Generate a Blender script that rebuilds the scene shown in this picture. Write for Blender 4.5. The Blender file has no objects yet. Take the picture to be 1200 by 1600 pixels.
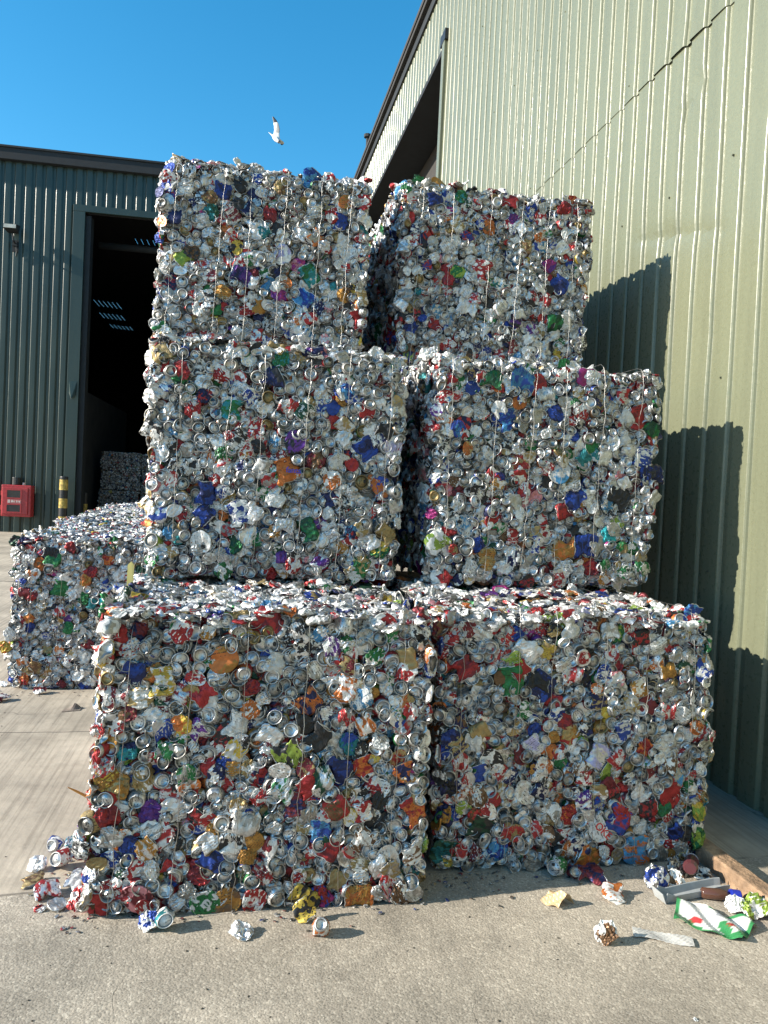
import bpy, math, random
import numpy as np
from mathutils import Matrix, Vector

# ------------------------------------------------------------------ camera, sky, sun, exposure
sc = bpy.context.scene
col = sc.collection
PI = math.pi

def look_axes(yaw, pitch, roll):
    fw = Vector((math.sin(yaw) * math.cos(pitch), math.cos(yaw) * math.cos(pitch), math.sin(pitch)))
    r = fw.cross(Vector((0, 0, 1))).normalized()
    u = r.cross(fw)
    return fw, r * math.cos(roll) + u * math.sin(roll), u * math.cos(roll) - r * math.sin(roll)

cd = bpy.data.cameras.new('camera')
cam = bpy.data.objects.new('camera', cd)
col.objects.link(cam)
_f, _r, _u = look_axes(math.radians(11.1), math.radians(-1.4), math.radians(2.7))
cam.matrix_world = Matrix(((_r.x, _u.x, -_f.x, 0), (_r.y, _u.y, -_f.y, 0), (_r.z, _u.z, -_f.z, 1.5), (0, 0, 0, 1)))
cd.sensor_fit = 'VERTICAL'
cd.sensor_height = 24
cd.sensor_width = 18
cd.lens = 18
cd.clip_start = 0.05
cd.clip_end = 2000
sc.camera = cam

SUN_EL, SUN_AZ = 24.0, 266.3       # azimuth clockwise from +Y: the sun stands to the left, a touch behind the camera
world = bpy.data.worlds.new('World')
sc.world = world
world.use_nodes = True
wn, wl = world.node_tree.nodes, world.node_tree.links
sky = wn.new('ShaderNodeTexSky')
sky.sky_type = 'NISHITA'
sky.sun_disc = False
sky.sun_elevation = math.radians(SUN_EL)
sky.sun_rotation = math.radians(SUN_AZ)
sky.air_density = 1.0
sky.dust_density = 0.3
sky.ozone_density = 3.0
hsv = wn.new('ShaderNodeHueSaturation')
hsv.inputs['Hue'].default_value = 0.485
hsv.inputs['Saturation'].default_value = 1.33
wl.new(sky.outputs[0], hsv.inputs['Color'])
wl.new(hsv.outputs[0], wn['Background'].inputs[0])
wn['Background'].inputs[1].default_value = 0.132

sl = bpy.data.lights.new('sun', 'SUN')
sl.energy = 5.0
sl.angle = math.radians(0.5)
sl.color = (1.0, 0.92, 0.79)
sun = bpy.data.objects.new('sun', sl)
col.objects.link(sun)
_e, _a = math.radians(SUN_EL), math.radians(SUN_AZ)
sun.rotation_euler = Vector((math.sin(_a) * math.cos(_e), math.cos(_a) * math.cos(_e), math.sin(_e))).to_track_quat('Z', 'Y').to_euler()
sun.location = (-8, -2, 12)

sc.view_settings.view_transform = 'Standard'
sc.view_settings.look = 'None'
sc.view_settings.exposure = 1.0
sc.view_settings.gamma = 1
sc.view_settings.use_curve_mapping = False

# ------------------------------------------------------------------ small helpers
def tag(o, label=None, cat=None, group=None, kind=None):
    if label: o['label'] = label
    if cat: o['category'] = cat
    if group: o['group'] = group
    if kind: o['kind'] = kind
    return o

def empty(name, loc=(0, 0, 0), rz=0.0):
    o = bpy.data.objects.new(name, None)
    o.empty_display_size = 0.1
    o.location = loc
    o.rotation_euler = (0, 0, rz)
    col.objects.link(o)
    return o

def mesh_np(name, v, f, smooth=None, attrs=None):
    """v (n,3); f (m,k) with constant k; smooth (m,) bools; attrs name -> (type, data)"""
    v = np.asarray(v, np.float32); f = np.asarray(f, np.int32)
    me = bpy.data.meshes.new(name)
    k = f.shape[1]
    me.vertices.add(len(v)); me.loops.add(f.size); me.polygons.add(len(f))
    me.vertices.foreach_set('co', v.ravel())
    me.loops.foreach_set('vertex_index', f.ravel())
    me.polygons.foreach_set('loop_start', np.arange(0, f.size, k, dtype=np.int32))
    try: me.polygons.foreach_set('loop_total', np.full(len(f), k, np.int32))
    except Exception: pass
    me.polygons.foreach_set('use_smooth', np.zeros(len(f), bool) if smooth is None else np.asarray(smooth, bool))
    for n, (t, d) in (attrs or {}).items():
        a = me.attributes.new(n, t, 'POINT')
        a.data.foreach_set('color' if t == 'FLOAT_COLOR' else 'vector', np.asarray(d, np.float32).ravel())
    me.update(calc_edges=True)
    me.validate()
    return me

def obj(name, me, mat=None, parent=None, loc=None):
    o = bpy.data.objects.new(name, me)
    if mat: me.materials.append(mat)
    if parent: o.parent = parent
    if loc is not None: o.location = loc
    col.objects.link(o)
    return o

class MB:
    """collects simple shapes of one part"""
    def __init__(s): s.v = []; s.f = []
    def add(s, vs, fs):
        b = len(s.v)
        s.v += [tuple(p) for p in vs]; s.f += [[b + i for i in q] for q in fs]
        return s
    def box(s, x0, x1, y0, y1, z0, z1):
        vs = [(x, y, z) for z in (z0, z1) for y in (y0, y1) for x in (x0, x1)]
        return s.add(vs, [(0, 2, 3, 1), (4, 5, 7, 6), (0, 1, 5, 4), (2, 6, 7, 3), (0, 4, 6, 2), (1, 3, 7, 5)])
    def quad(s, a, b, c, d): return s.add([a, b, c, d], [(0, 1, 2, 3)])
    def tube(s, pts, r, n=8, cap=True):
        pts = [Vector(p) for p in pts]; rings = []
        rr = r if isinstance(r, (list, tuple)) else [r] * len(pts)
        for i, p in enumerate(pts):
            t = (pts[min(i + 1, len(pts) - 1)] - pts[max(i - 1, 0)]).normalized()
            a = Vector((0, 0, 1)) if abs(t.z) < .9 else Vector((1, 0, 0))
            x = t.cross(a).normalized(); y = t.cross(x)
            rings.append([p + (x * math.cos(2 * PI * k / n) + y * math.sin(2 * PI * k / n)) * rr[i] for k in range(n)])
        vs = [q for ring in rings for q in ring]
        fs = [(i * n + k, i * n + (k + 1) % n, (i + 1) * n + (k + 1) % n, (i + 1) * n + k) for i in range(len(pts) - 1) for k in range(n)]
        if cap: fs += [tuple(range(n - 1, -1, -1)), tuple((len(pts) - 1) * n + k for k in range(n))]
        return s.add(vs, fs)
    def build(s, name, mat, parent=None, bevel=0.0, smooth=False, loc=None):
        me = bpy.data.meshes.new(name)
        me.from_pydata(s.v, [], s.f); me.update()
        if smooth:
            for p in me.polygons: p.use_smooth = True
        o = obj(name, me, mat, parent, loc)
        if bevel:
            m = o.modifiers.new('bevel', 'BEVEL'); m.width = bevel; m.segments = 2; m.limit_method = 'ANGLE'
        return o

# ------------------------------------------------------------------ materials
def new_mat(name):
    m = bpy.data.materials.new(name); m.use_nodes = True
    nt = m.node_tree
    return m, nt, nt.nodes, nt.links, nt.nodes['Principled BSDF']

def simple(name, c, rough=.5, metal=0.0, var=.25, scale=8.0, bump=0.0, bscale=40.0):
    m, nt, n, l, b = new_mat(name)
    tc = n.new('ShaderNodeTexCoord'); no = n.new('ShaderNodeTexNoise')
    no.inputs['Scale'].default_value = scale; no.inputs['Detail'].default_value = 6
    l.new(tc.outputs['Object'], no.inputs['Vector'])
    mr = n.new('ShaderNodeMapRange'); mr.inputs['From Min'].default_value = .3; mr.inputs['From Max'].default_value = .7
    mr.inputs['To Min'].default_value = 1 - var; mr.inputs['To Max'].default_value = 1 + var * .4
    l.new(no.outputs[0], mr.inputs[0])
    mx = n.new('ShaderNodeVectorMath'); mx.operation = 'SCALE'; mx.inputs[0].default_value = c
    l.new(mr.outputs[0], mx.inputs['Scale']); l.new(mx.outputs[0], b.inputs['Base Color'])
    b.inputs['Roughness'].default_value = rough; b.inputs['Metallic'].default_value = metal
    if bump:
        n2 = n.new('ShaderNodeTexNoise'); n2.inputs['Scale'].default_value = bscale; n2.inputs['Detail'].default_value = 4
        l.new(tc.outputs['Object'], n2.inputs['Vector'])
        bp = n.new('ShaderNodeBump'); bp.inputs['Strength'].default_value = bump; bp.inputs['Distance'].default_value = .02
        l.new(n2.outputs[0], bp.inputs['Height']); l.new(bp.outputs[0], b.inputs['Normal'])
    return m

def math_node(n, l, op, a, b=None):
    k = n.new('ShaderNodeMath'); k.operation = op
    for i, x in enumerate((a, b)):
        if x is None: continue
        if isinstance(x, (int, float)): k.inputs[i].default_value = x
        else: l.new(x, k.inputs[i])
    return k.outputs[0]

def mixc(n, l, f, a, b, blend='MIX'):
    k = n.new('ShaderNodeMix'); k.data_type = 'RGBA'; k.blend_type = blend
    for s, x in ((k.inputs[0], f), (k.inputs[6], a), (k.inputs[7], b)):
        if isinstance(x, (int, float)): s.default_value = x
        elif isinstance(x, (tuple, list)): s.default_value = (*x, 1)
        else: l.new(x, s)
    return k.outputs[2]

def ramp(n, l, x, lo, hi, a=0.0, b=1.0):
    k = n.new('ShaderNodeMapRange'); l.new(x, k.inputs[0])
    for i, v in ((1, lo), (2, hi), (3, a), (4, b)): k.inputs[i].default_value = v
    return k.outputs[0]

def noise(n, l, vec, scale, detail=3, rough=.5):
    k = n.new('ShaderNodeTexNoise'); k.inputs['Scale'].default_value = scale
    k.inputs['Detail'].default_value = detail; k.inputs['Roughness'].default_value = rough
    l.new(vec, k.inputs['Vector']); return k.outputs[0]

def scaled(n, l, vec, s):
    k = n.new('ShaderNodeMapping'); k.inputs['Scale'].default_value = s
    l.new(vec, k.inputs['Vector']); return k.outputs[0]

def can_material():
    m, nt, n, l, b = new_mat('printed_aluminium')
    A = n.new('ShaderNodeAttribute'); A.attribute_name = 'ink'
    B = n.new('ShaderNodeAttribute'); B.attribute_name = 'second_ink'
    P = n.new('ShaderNodeAttribute'); P.attribute_name = 'print'
    pv = P.outputs['Vector']
    f1 = ramp(n, l, noise(n, l, pv, .8, 2), .51, .53)
    c = mixc(n, l, f1, A.outputs['Color'], B.outputs['Color'])
    met = n.new('ShaderNodeMix'); l.new(f1, met.inputs[0]); l.new(A.outputs['Alpha'], met.inputs[2]); l.new(B.outputs['Alpha'], met.inputs[3])
    # small lettering-like specks of the second ink
    f2 = ramp(n, l, noise(n, l, scaled(n, l, pv, (2.2, 5.0, 2.2)), 1.0, 1), .625, .645)
    c = mixc(n, l, f2, c, B.outputs['Color'])
    # rows of small dark print, only here and there
    wv = n.new('ShaderNodeTexWave'); wv.inputs['Scale'].default_value = 1.1; wv.inputs['Distortion'].default_value = .6; wv.bands_direction = 'Y'; l.new(pv, wv.inputs['Vector'])
    f3 = math_node(n, l, 'MULTIPLY', ramp(n, l, wv.outputs[0], .80, .88), ramp(n, l, noise(n, l, scaled(n, l, pv, (5, 2.5, 5)), 1.0, 1), .53, .57))
    f3 = math_node(n, l, 'MULTIPLY', f3, ramp(n, l, noise(n, l, pv, .28, 1), .52, .56))
    f3 = math_node(n, l, 'MULTIPLY', f3, math_node(n, l, 'SUBTRACT', 1.0, ramp(n, l, A.outputs['Alpha'], .9, 1.0)))
    c = mixc(n, l, f3, c, (.03, .03, .04))
    # grime
    g = ramp(n, l, noise(n, l, pv, 1.3, 5, .65), .35, .7, .62, 1.06)
    sc_ = n.new('ShaderNodeVectorMath'); sc_.operation = 'SCALE'; l.new(c, sc_.inputs[0]); l.new(g, sc_.inputs['Scale'])
    l.new(sc_.outputs[0], b.inputs['Base Color'])
    l.new(met.outputs[0], b.inputs['Metallic'])
    l.new(ramp(n, l, noise(n, l, pv, .9, 3), .3, .7, .34, .60), b.inputs['Roughness'])
    bp = n.new('ShaderNodeBump'); bp.inputs['Strength'].default_value = .24; bp.inputs['Distance'].default_value = .003
    l.new(noise(n, l, pv, 6, 2, .6), bp.inputs['Height']); l.new(bp.outputs[0], b.inputs['Normal'])
    return m

def cladding_material(name, c1, c2, rough=.30):
    m, nt, n, l, b = new_mat(name)
    tc = n.new('ShaderNodeTexCoord'); ov = tc.outputs['Object']
    big = ramp(n, l, noise(n, l, ov, .45, 3), .35, .65)
    c = mixc(n, l, big, c1, c2)
    streak = ramp(n, l, noise(n, l, scaled(n, l, ov, (9, 9, .35)), 1.0, 4, .6), .45, .75, 1.0, .84)
    grit = ramp(n, l, noise(n, l, ov, 55, 4, .7), .35, .7, .93, 1.05)
    k = n.new('ShaderNodeVectorMath'); k.operation = 'SCALE'; l.new(c, k.inputs[0]); l.new(math_node(n, l, 'MULTIPLY', streak, grit), k.inputs['Scale'])
    spots = ramp(n, l, noise(n, l, ov, 11, 2, .5), .80, .83)
    l.new(mixc(n, l, math_node(n, l, 'MULTIPLY', spots, .6), k.outputs[0], (.16, .12, .07)), b.inputs['Base Color'])
    l.new(ramp(n, l, noise(n, l, ov, 30, 4, .7), .3, .7, rough - .1, rough + .14), b.inputs['Roughness'])
    bp = n.new('ShaderNodeBump'); bp.inputs['Strength'].default_value = .13; bp.inputs['Distance'].default_value = .004
    l.new(noise(n, l, ov, 35, 5, .7), bp.inputs['Height'])
    b2 = n.new('ShaderNodeBump'); b2.inputs['Strength'].default_value = .3; b2.inputs['Distance'].default_value = .03
    l.new(noise(n, l, scaled(n, l, ov, (2, 2, .8)), 1.0, 2), b2.inputs['Height']); l.new(b2.outputs[0], bp.inputs['Normal'])
    l.new(bp.outputs[0], b.inputs['Normal'])
    return m

def ground_material():
    m, nt, n, l, b = new_mat('yard_concrete')
    tc = n.new('ShaderNodeTexCoord'); ov = tc.outputs['Object']
    sx = n.new('ShaderNodeSeparateXYZ'); l.new(ov, sx.inputs[0])
    wob = math_node(n, l, 'MULTIPLY', math_node(n, l, 'SUBTRACT', noise(n, l, ov, 2.2, 4), .5), .10)
    y = math_node(n, l, 'ADD', sx.outputs['Y'], wob)
    front = ramp(n, l, y, 2.93, 2.89)                      # 1 on the worn front slab with exposed stones
    vo = n.new('ShaderNodeTexVoronoi'); vo.inputs['Scale'].default_value = 120; l.new(ov, vo.inputs['Vector'])
    vo2 = n.new('ShaderNodeTexVoronoi'); vo2.inputs['Scale'].default_value = 260; l.new(ov, vo2.inputs['Vector'])
    hs = n.new('ShaderNodeSeparateColor'); l.new(vo.outputs['Color'], hs.inputs[0])
    hs2 = n.new('ShaderNodeSeparateColor'); l.new(vo2.outputs['Color'], hs2.inputs[0])
    stones = mixc(n, l, ramp(n, l, hs.outputs[0], 0, 1), (.43, .375, .30), (.30, .26, .205))
    stones = mixc(n, l, ramp(n, l, hs.outputs[1], .80, .83), stones, (.64, .57, .46))
    stones = mixc(n, l, ramp(n, l, hs2.outputs[0], .86, .88), stones, (.085, .07, .055))
    stones = mixc(n, l, .55, stones, mixc(n, l, hs2.outputs[1], (.36, .315, .25), (.48, .42, .34)))
    smooth_c = mixc(n, l, ramp(n, l, noise(n, l, ov, 1.1, 6, .65), .3, .7), (.42, .36, .28), (.55, .475, .375))
    rot = n.new('ShaderNodeMapping'); rot.inputs['Rotation'].default_value = (0, 0, math.radians(-8)); rot.inputs['Scale'].default_value = (48, .9, 1)
    l.new(ov, rot.inputs['Vector'])
    broom = noise(n, l, rot.outputs[0], 1.0, 3, .6)
    smooth_c = mixc(n, l, ramp(n, l, broom, .46, .66, 0, .7), smooth_c, (.29, .245, .19))
    c = mixc(n, l, front, smooth_c, stones)
    stain = ramp(n, l, noise(n, l, ov, .9, 6, .62), .36, .62, .66, 1.06)
    stain2 = ramp(n, l, noise(n, l, ov, 5.5, 5, .6), .30, .5, .80, 1.0)
    # tyre scuffs
    r2 = n.new('ShaderNodeMapping'); r2.inputs['Rotation'].default_value = (0, 0, math.radians(38)); r2.inputs['Scale'].default_value = (9, .7, 1); l.new(ov, r2.inputs['Vector'])
    scuff = ramp(n, l, noise(n, l, r2.outputs[0], 1.0, 5, .6), .56, .74, 1.0, .78)
    k = n.new('ShaderNodeVectorMath'); k.operation = 'SCALE'; l.new(c, k.inputs[0])
    l.new(math_node(n, l, 'MULTIPLY', math_node(n, l, 'MULTIPLY', stain, stain2), scuff), k.inputs['Scale'])
    # slab joints and thin cracks
    def line(v, at, w):
        return ramp(n, l, math_node(n, l, 'ABSOLUTE', math_node(n, l, 'SUBTRACT', v, at)), w * .4, w, 1.0, 0.0)
    ys = math_node(n, l, 'ADD', sx.outputs['Y'], math_node(n, l, 'MULTIPLY', math_node(n, l, 'SUBTRACT', noise(n, l, ov, 9, 4), .5), .02))
    j = math_node(n, l, 'MAXIMUM', line(ys, 4.778, .006), line(ys, 11.69, .045))
    j = math_node(n, l, 'MAXIMUM', j, math_node(n, l, 'MULTIPLY', line(y, 2.91, .010), math_node(n, l, 'MULTIPLY', ramp(n, l, noise(n, l, ov, 6, 3), .42, .58), .6)))
    vc = n.new('ShaderNodeTexVoronoi'); vc.feature = 'DISTANCE_TO_EDGE'; vc.inputs['Scale'].default_value = .85
    nd = n.new('ShaderNodeTexNoise'); nd.inputs['Scale'].default_value = 3; nd.inputs['Detail'].default_value = 5; l.new(ov, nd.inputs['Vector'])
    va = n.new('ShaderNodeVectorMath'); va.operation = 'MULTIPLY_ADD'; va.inputs[1].default_value = (.35, .35, 0); l.new(nd.outputs['Color'], va.inputs[0]); l.new(ov, va.inputs[2])
    l.new(va.outputs[0], vc.inputs['Vector'])
    crack = math_node(n, l, 'MULTIPLY', ramp(n, l, vc.outputs['Distance'], .0008, .0026, .45, 0.0), ramp(n, l, noise(n, l, ov, 1.7, 2), .54, .62))
    j = math_node(n, l, 'MAXIMUM', j, crack)
    l.new(mixc(n, l, j, k.outputs[0], (.06, .05, .04)), b.inputs['Base Color'])
    b.inputs['Roughness'].default_value = .85
    hgt = math_node(n, l, 'ADD', math_node(n, l, 'MULTIPLY', math_node(n, l, 'MULTIPLY', vo.outputs['Distance'], -1.2), front),
                    math_node(n, l, 'MULTIPLY', broom, .35))
    hgt = math_node(n, l, 'ADD', hgt, math_node(n, l, 'MULTIPLY', noise(n, l, ov, 60, 5, .7), .9))
    hgt = math_node(n, l, 'SUBTRACT', hgt, math_node(n, l, 'MULTIPLY', j, 2.0))
    bp = n.new('ShaderNodeBump'); bp.inputs['Strength'].default_value = .36; bp.inputs['Distance'].default_value = .003
    l.new(hgt, bp.inputs['Height'])
    b3 = n.new('ShaderNodeBump'); b3.inputs['Strength'].default_value = .35; b3.inputs['Distance'].default_value = .03
    l.new(noise(n, l, ov, 4, 4, .55), b3.inputs['Height']); l.new(b3.outputs[0], bp.inputs['Normal'])
    l.new(bp.outputs[0], b.inputs['Normal'])
    return m

M = dict(
    can=can_material(),
    olive=cladding_material('olive_cladding', (.154, .165, .108), (.168, .177, .116)),
    green=cladding_material('dark_green_cladding', (.020, .038, .034), (.028, .046, .038), .35),
    ground=ground_material(),
    dark_trim=simple('dark_trim', (.014, .017, .020), .75),
    brown_steel=simple('brown_steel', (.040, .037, .035), .8),
    pale_steel=simple('pale_steel', (.5, .5, .47), .5),
    inside=simple('shade_dark_interior', (.018, .018, .020), .9),  # near-black colour paints in the darkness of the unlit interiors
    wire=simple('baling_wire', (.44, .42, .40), .38, 1.0),
    red_box=simple('red_cabinet_paint', (.42, .035, .04), .4, 0, .2, 14),
    glass=simple('dark_window', (.035, .035, .04), .12),
    cream=simple('cream_plate', (.62, .5, .45), .5),
    black=simple('black_plastic', (.02, .02, .022), .45),
    yellow=simple('yellow_paint', (.50, .355, .08), .5, 0, .6, 16),
    rust=simple('rusty_kerb_steel', (.34, .22, .135), .8, 0, .55, 14, .5, 60),
    grey_plastic=simple('grey_plastic', (.36, .38, .39), .4, 0, .2, 12),
    cap_blue=simple('blue_plastic', (.015, .03, .34), .35),
    bottle=simple('brown_bottle', (.10, .045, .03), .2),
    card=simple('brown_card', (.42, .30, .17), .8, 0, .25, 30, .3, 50),
    white_card=simple('weathered_white_card', (.62, .60, .55), .7, 0, .35, 25, .3, 60),
    concrete_dark=simple('old_concrete', (.03, .03, .03), .9, 0, .4, 3),
    sign_red=simple('faded_sign', (.55, .16, .15), .5),
    screw=simple('screw_head', (.10, .105, .07), .5),
    grit=simple('grit', (.10, .085, .065), .9, 0, .6, 40),
    pale_yellow=simple('pale_yellow_plastic', (.75, .62, .22), .5),
    orange_strip=simple('orange_plastic', (.62, .25, .05), .5),
    maroon_plastic=simple('maroon_plastic', (.10, .03, .035), .3),
    print_red=simple('red_lettering', (.55, .02, .02), .4),
    print_blue=simple('blue_lettering', (.02, .03, .35), .4),
    lamp_glass=simple('floodlight_lens', (.55, .52, .44), .25),
)

def print_material():
    m, nt, n, l, b = new_mat('printed_paper')
    A = n.new('ShaderNodeAttribute'); A.attribute_name = 'ink'
    tc = n.new('ShaderNodeTexCoord')
    g = ramp(n, l, noise(n, l, tc.outputs['Object'], 40, 4, .6), .3, .7, .8, 1.05)
    k = n.new('ShaderNodeVectorMath'); k.operation = 'SCALE'; l.new(A.outputs['Color'], k.inputs[0]); l.new(g, k.inputs['Scale'])
    l.new(k.outputs[0], b.inputs['Base Color']); b.inputs['Roughness'].default_value = .45
    bp = n.new('ShaderNodeBump'); bp.inputs['Strength'].default_value = .3; bp.inputs['Distance'].default_value = .004
    l.new(noise(n, l, tc.outputs['Object'], 90, 3), bp.inputs['Height']); l.new(bp.outputs[0], b.inputs['Normal'])
    return m
M['print'] = print_material()

# ------------------------------------------------------------------ crushed aluminium: prototype shapes
R = np.random.default_rng(11)
C = dict(red=(.44, .024, .026), maroon=(.20, .020, .030), blue=(.016, .060, .34), navy=(.014, .022, .10), sky=(.06, .27, .52),
         cyan=(.02, .55, .62), teal=(.015, .24, .27), green=(.020, .19, .055), dkgreen=(.015, .075, .04), lime=(.28, .40, .05),
         orange=(.62, .17, .025), amber=(.48, .23, .035), gold=(.42, .30, .12), yellow=(.68, .48, .05), black=(.018, .018, .02),
         purple=(.13, .03, .26), magenta=(.42, .03, .22), pink=(.70, .27, .30), lilac=(.48, .45, .72), brown=(.19, .10, .045),
         white=(.79, .78, .75), silver=(.78, .78, .78), dull=(.45, .44, .42), tin=(.64, .62, .58))
METAL = dict(white=.15, black=.3, silver=.9, dull=.92, tin=.9, lilac=.35, yellow=.4)
def ink(name, k=1.0):
    c = np.array(C[name]); c = c * .93 + .07 * c.mean() + .006
    return np.array((c[0] * k, c[1] * k, c[2] * k, METAL.get(name, .55)), np.float32)

def tri(x): return np.abs(((x / (2 * PI)) % 1.0) * 2 - 1) * 2 - 1

def crease(v, rng, amp, wl, k=4, axes=(1, 1, 1)):
    """sharp folds: sums of triangle waves along random directions"""
    d = np.zeros_like(v)
    for _ in range(k):
        q = rng.normal(size=3); q /= np.linalg.norm(q)
        w = wl * rng.uniform(.6, 1.7)
        o = rng.normal(size=3); o /= np.linalg.norm(o)
        d += np.outer(tri(v @ q * (2 * PI / w) + rng.uniform(0, 6)), o) * amp * w / wl / math.sqrt(k)
    return v + d * np.array(axes)

def wobble(v, rng, amp, wl, k=3):
    d = np.zeros_like(v)
    for _ in range(k):
        q = rng.normal(size=3); q /= np.linalg.norm(q)
        o = rng.normal(size=3); o /= np.linalg.norm(o)
        d += np.outer(np.sin(v @ q * (2 * PI / (wl * rng.uniform(.7, 1.5))) + rng.uniform(0, 6)), o) * amp / math.sqrt(k)
    return v + d

def lathe(rings, S):
    """rings of (r, z); returns v, tris"""
    a = np.arange(S) * 2 * PI / S
    v = np.concatenate([np.stack([r * np.cos(a), r * np.sin(a), np.full(S, z)], 1) for r, z in rings])
    f = []
    for i in range(len(rings) - 1):
        for k in range(S):
            p, q, s, t = i * S + k, i * S + (k + 1) % S, (i + 1) * S + (k + 1) % S, (i + 1) * S + k
            f += [(p, s, q), (p, t, s)]
    return v, f

class Proto:
    """v, f, smooth flag per face, zone per vertex (0 printed body, 1 bare end, 2 dark opening)"""
    def __init__(s, v, f, smooth, zone):
        s.v = np.asarray(v, float); s.f = np.asarray(f, np.int32); s.smooth = np.asarray(smooth, bool); s.zone = np.asarray(zone)
        s.rad = np.abs(s.v[:, :2]).max()

def join(parts):
    V, F, Sm, Z, o = [], [], [], [], 0
    for v, f, sm, z in parts:
        v = np.asarray(v, float); f = np.asarray(f, np.int32)
        V.append(v); F.append(f + o); Sm.append(np.full(len(f), sm)); Z.append(np.full(len(v), z)); o += len(v)
    return np.concatenate(V), np.concatenate(F), np.concatenate(Sm), np.concatenate(Z)

def fan(v, f, ring_start, S, centre, flip=False):
    v = np.concatenate([v, [centre]]); c = len(v) - 1
    f = list(f) + [((ring_start + k), (ring_start + (k + 1) % S), c) if not flip else ((ring_start + (k + 1) % S), (ring_start + k), c) for k in range(S)]
    return v, f

def end_proto(rng, kind, length=.05):
    S = 20
    if kind == 'lid':
        rg = [(.0195, -.0042), (.0208, -.0090), (.0232, -.0090), (.0246, .0000), (.0262, .0012), (.0275, -.0008), (.0262, -.0062)]
        ev, ef = lathe(rg, S); ev, ef = fan(ev, ef, 0, S, (0, 0, -.0042))
        neck = [(.0264, -.0066), (.0305, -.013), (.0328, -.021)]
    else:
        rg = [(.0085, -.0108), (.0150, -.0082), (.0192, -.0042), (.0212, .0006), (.0230, .0008), (.0246, -.0030), (.0285, -.0080)]
        ev, ef = lathe(rg, S); ev, ef = fan(ev, ef, 0, S, (0, 0, -.0118))
        neck = [(.0288, -.0084), (.0318, -.0125), (.0330, -.020)]
    n = 4
    body = neck + [(.033 + rng.uniform(-.001, .002), -.021 - (length - .021) * (i + 1) / n) for i in range(n)]
    bv, bf = lathe(body, S)
    parts = [(bv, bf, True, 0), (ev, ef, True, 1)]
    if kind == 'lid':
        # ring pull: a small raised plate with a finger hole, and the mouth
        a = np.arange(10) * 2 * PI / 10
        o = np.stack([.0062 * np.cos(a), -.003 + .0095 * np.sin(a), np.full(10, -.0016)], 1)
        i_ = np.stack([.0032 * np.cos(a), -.0065 + .0036 * np.sin(a), np.full(10, -.0012)], 1)
        lo = o.copy(); lo[:, 2] = -.0036
        tv = np.concatenate([o, i_, lo]); tf = []
        for k in range(10):
            q = (k + 1) % 10
            tf += [(k, q, 10 + q), (k, 10 + q, 10 + k), (20 + k, 20 + q, q), (20 + k, q, k)]
        parts.append((tv, tf, False, 1))
        if rng.random() < .75:
            mv = np.stack([.0078 * np.cos(a), .0118 + .0062 * np.sin(a), np.full(10, -.0039)], 1)
            mv, mf = fan(mv, [], 0, 10, (0, .0118, -.0039))
            parts.append((mv, mf, False, 2))
    v, f, sm, z = join(parts)
    e0 = len(bv)          # grooves of the end get a darker tone, their recess shade painted in
    if kind == 'lid': z[e0 + 1 * S:e0 + 3 * S] = 3; z[e0 + 6 * S:e0 + 7 * S] = 3
    else: z[e0 + 2 * S:e0 + 3 * S] = 3; z[e0 + 6 * S:e0 + 7 * S] = 3
    # crush: the body buckles, the end stays mostly round
    dep = np.clip(-v[:, 2:3] / .05, 0, 1)
    c = crease(v, rng, .010, .03, 5)
    v = v + (c - v) * np.clip(dep * 1.6 - .15, 0.03, 1)
    v = wobble(v, rng, .0016, .05)
    hard = rng.random()
    if hard < .68:      # folded across
        a = rng.uniform(0, 2 * PI); d = np.array((math.cos(a), math.sin(a)))
        t = np.maximum(0, v[:, :2] @ d - rng.uniform(-.006, .014)); k = rng.uniform(.25, 1.0)
        v[:, 2] -= t * k; v[:, :2] -= np.outer(t * (.15 + .25 * k), d)
    if hard < .25:
        a = rng.uniform(0, 2 * PI); d = np.array((math.cos(a), math.sin(a)))
        v[:, 2] += tri(v[:, :2] @ d * 2 * PI / .03) * .004
    v[:, 0] *= rng.uniform(.86, 1.05); v[:, 1] *= rng.uniform(.70, 1.03)
    return Proto(v, f, sm, z)

def side_proto(rng, lid=True):
    """a can lying in the face, squashed flat, its print showing; y is the can's length"""
    S, N = 26, 14
    L = rng.uniform(.040, .056)
    rings = [(.026, -L), (.032, -L * .9)] + [(.033, -L * .9 + 1.8 * L * i / (N - 1)) for i in range(1, N - 1)] + [(.032, L * .9), (.026, L)]
    bv, bf = lathe(rings, S)
    parts = [(bv, bf, rng.random() < .4, 0)]
    for s in (-1, 1):
        ev, ef = lathe([(.0262, s * L * 1.0), (.0272, s * L * 1.04), (.025, s * L * 1.05), (.022, s * L * .97)], S)
        ev, ef = fan(ev, ef, 3 * S, S, (0, 0, s * L * .97), s < 0)
        parts.append((ev, ef, True, 1 if s < 0 else 4))
    v, f, sm, z = join(parts)
    v = v[:, [0, 2, 1]] * np.array((1, 1, 1.0))
    f = f[:, ::-1]
    flat = rng.uniform(.28, .6)
    v[:, 0] *= 1 + (1 - flat) * .35; v[:, 2] *= flat
    v = crease(v, rng, .006, .032, 6)
    w = rng.uniform(-.035, .035); k = rng.uniform(.0, .45)
    v[:, 0] *= 1 - k * np.exp(-((v[:, 1] - w) / .018) ** 2)
    v[:, 2] *= 1 - .5 * k * np.exp(-((v[:, 1] - w) / .02) ** 2)
    b = rng.uniform(-7, 7); v[:, 0] += b * v[:, 1] ** 2
    v[:, 1] *= rng.uniform(.7, 1.0)
    v = crease(v, rng, .0034, .014, 5)
    v = wobble(v, rng, .004, .08)
    return Proto(v, f, sm, z)

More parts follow.
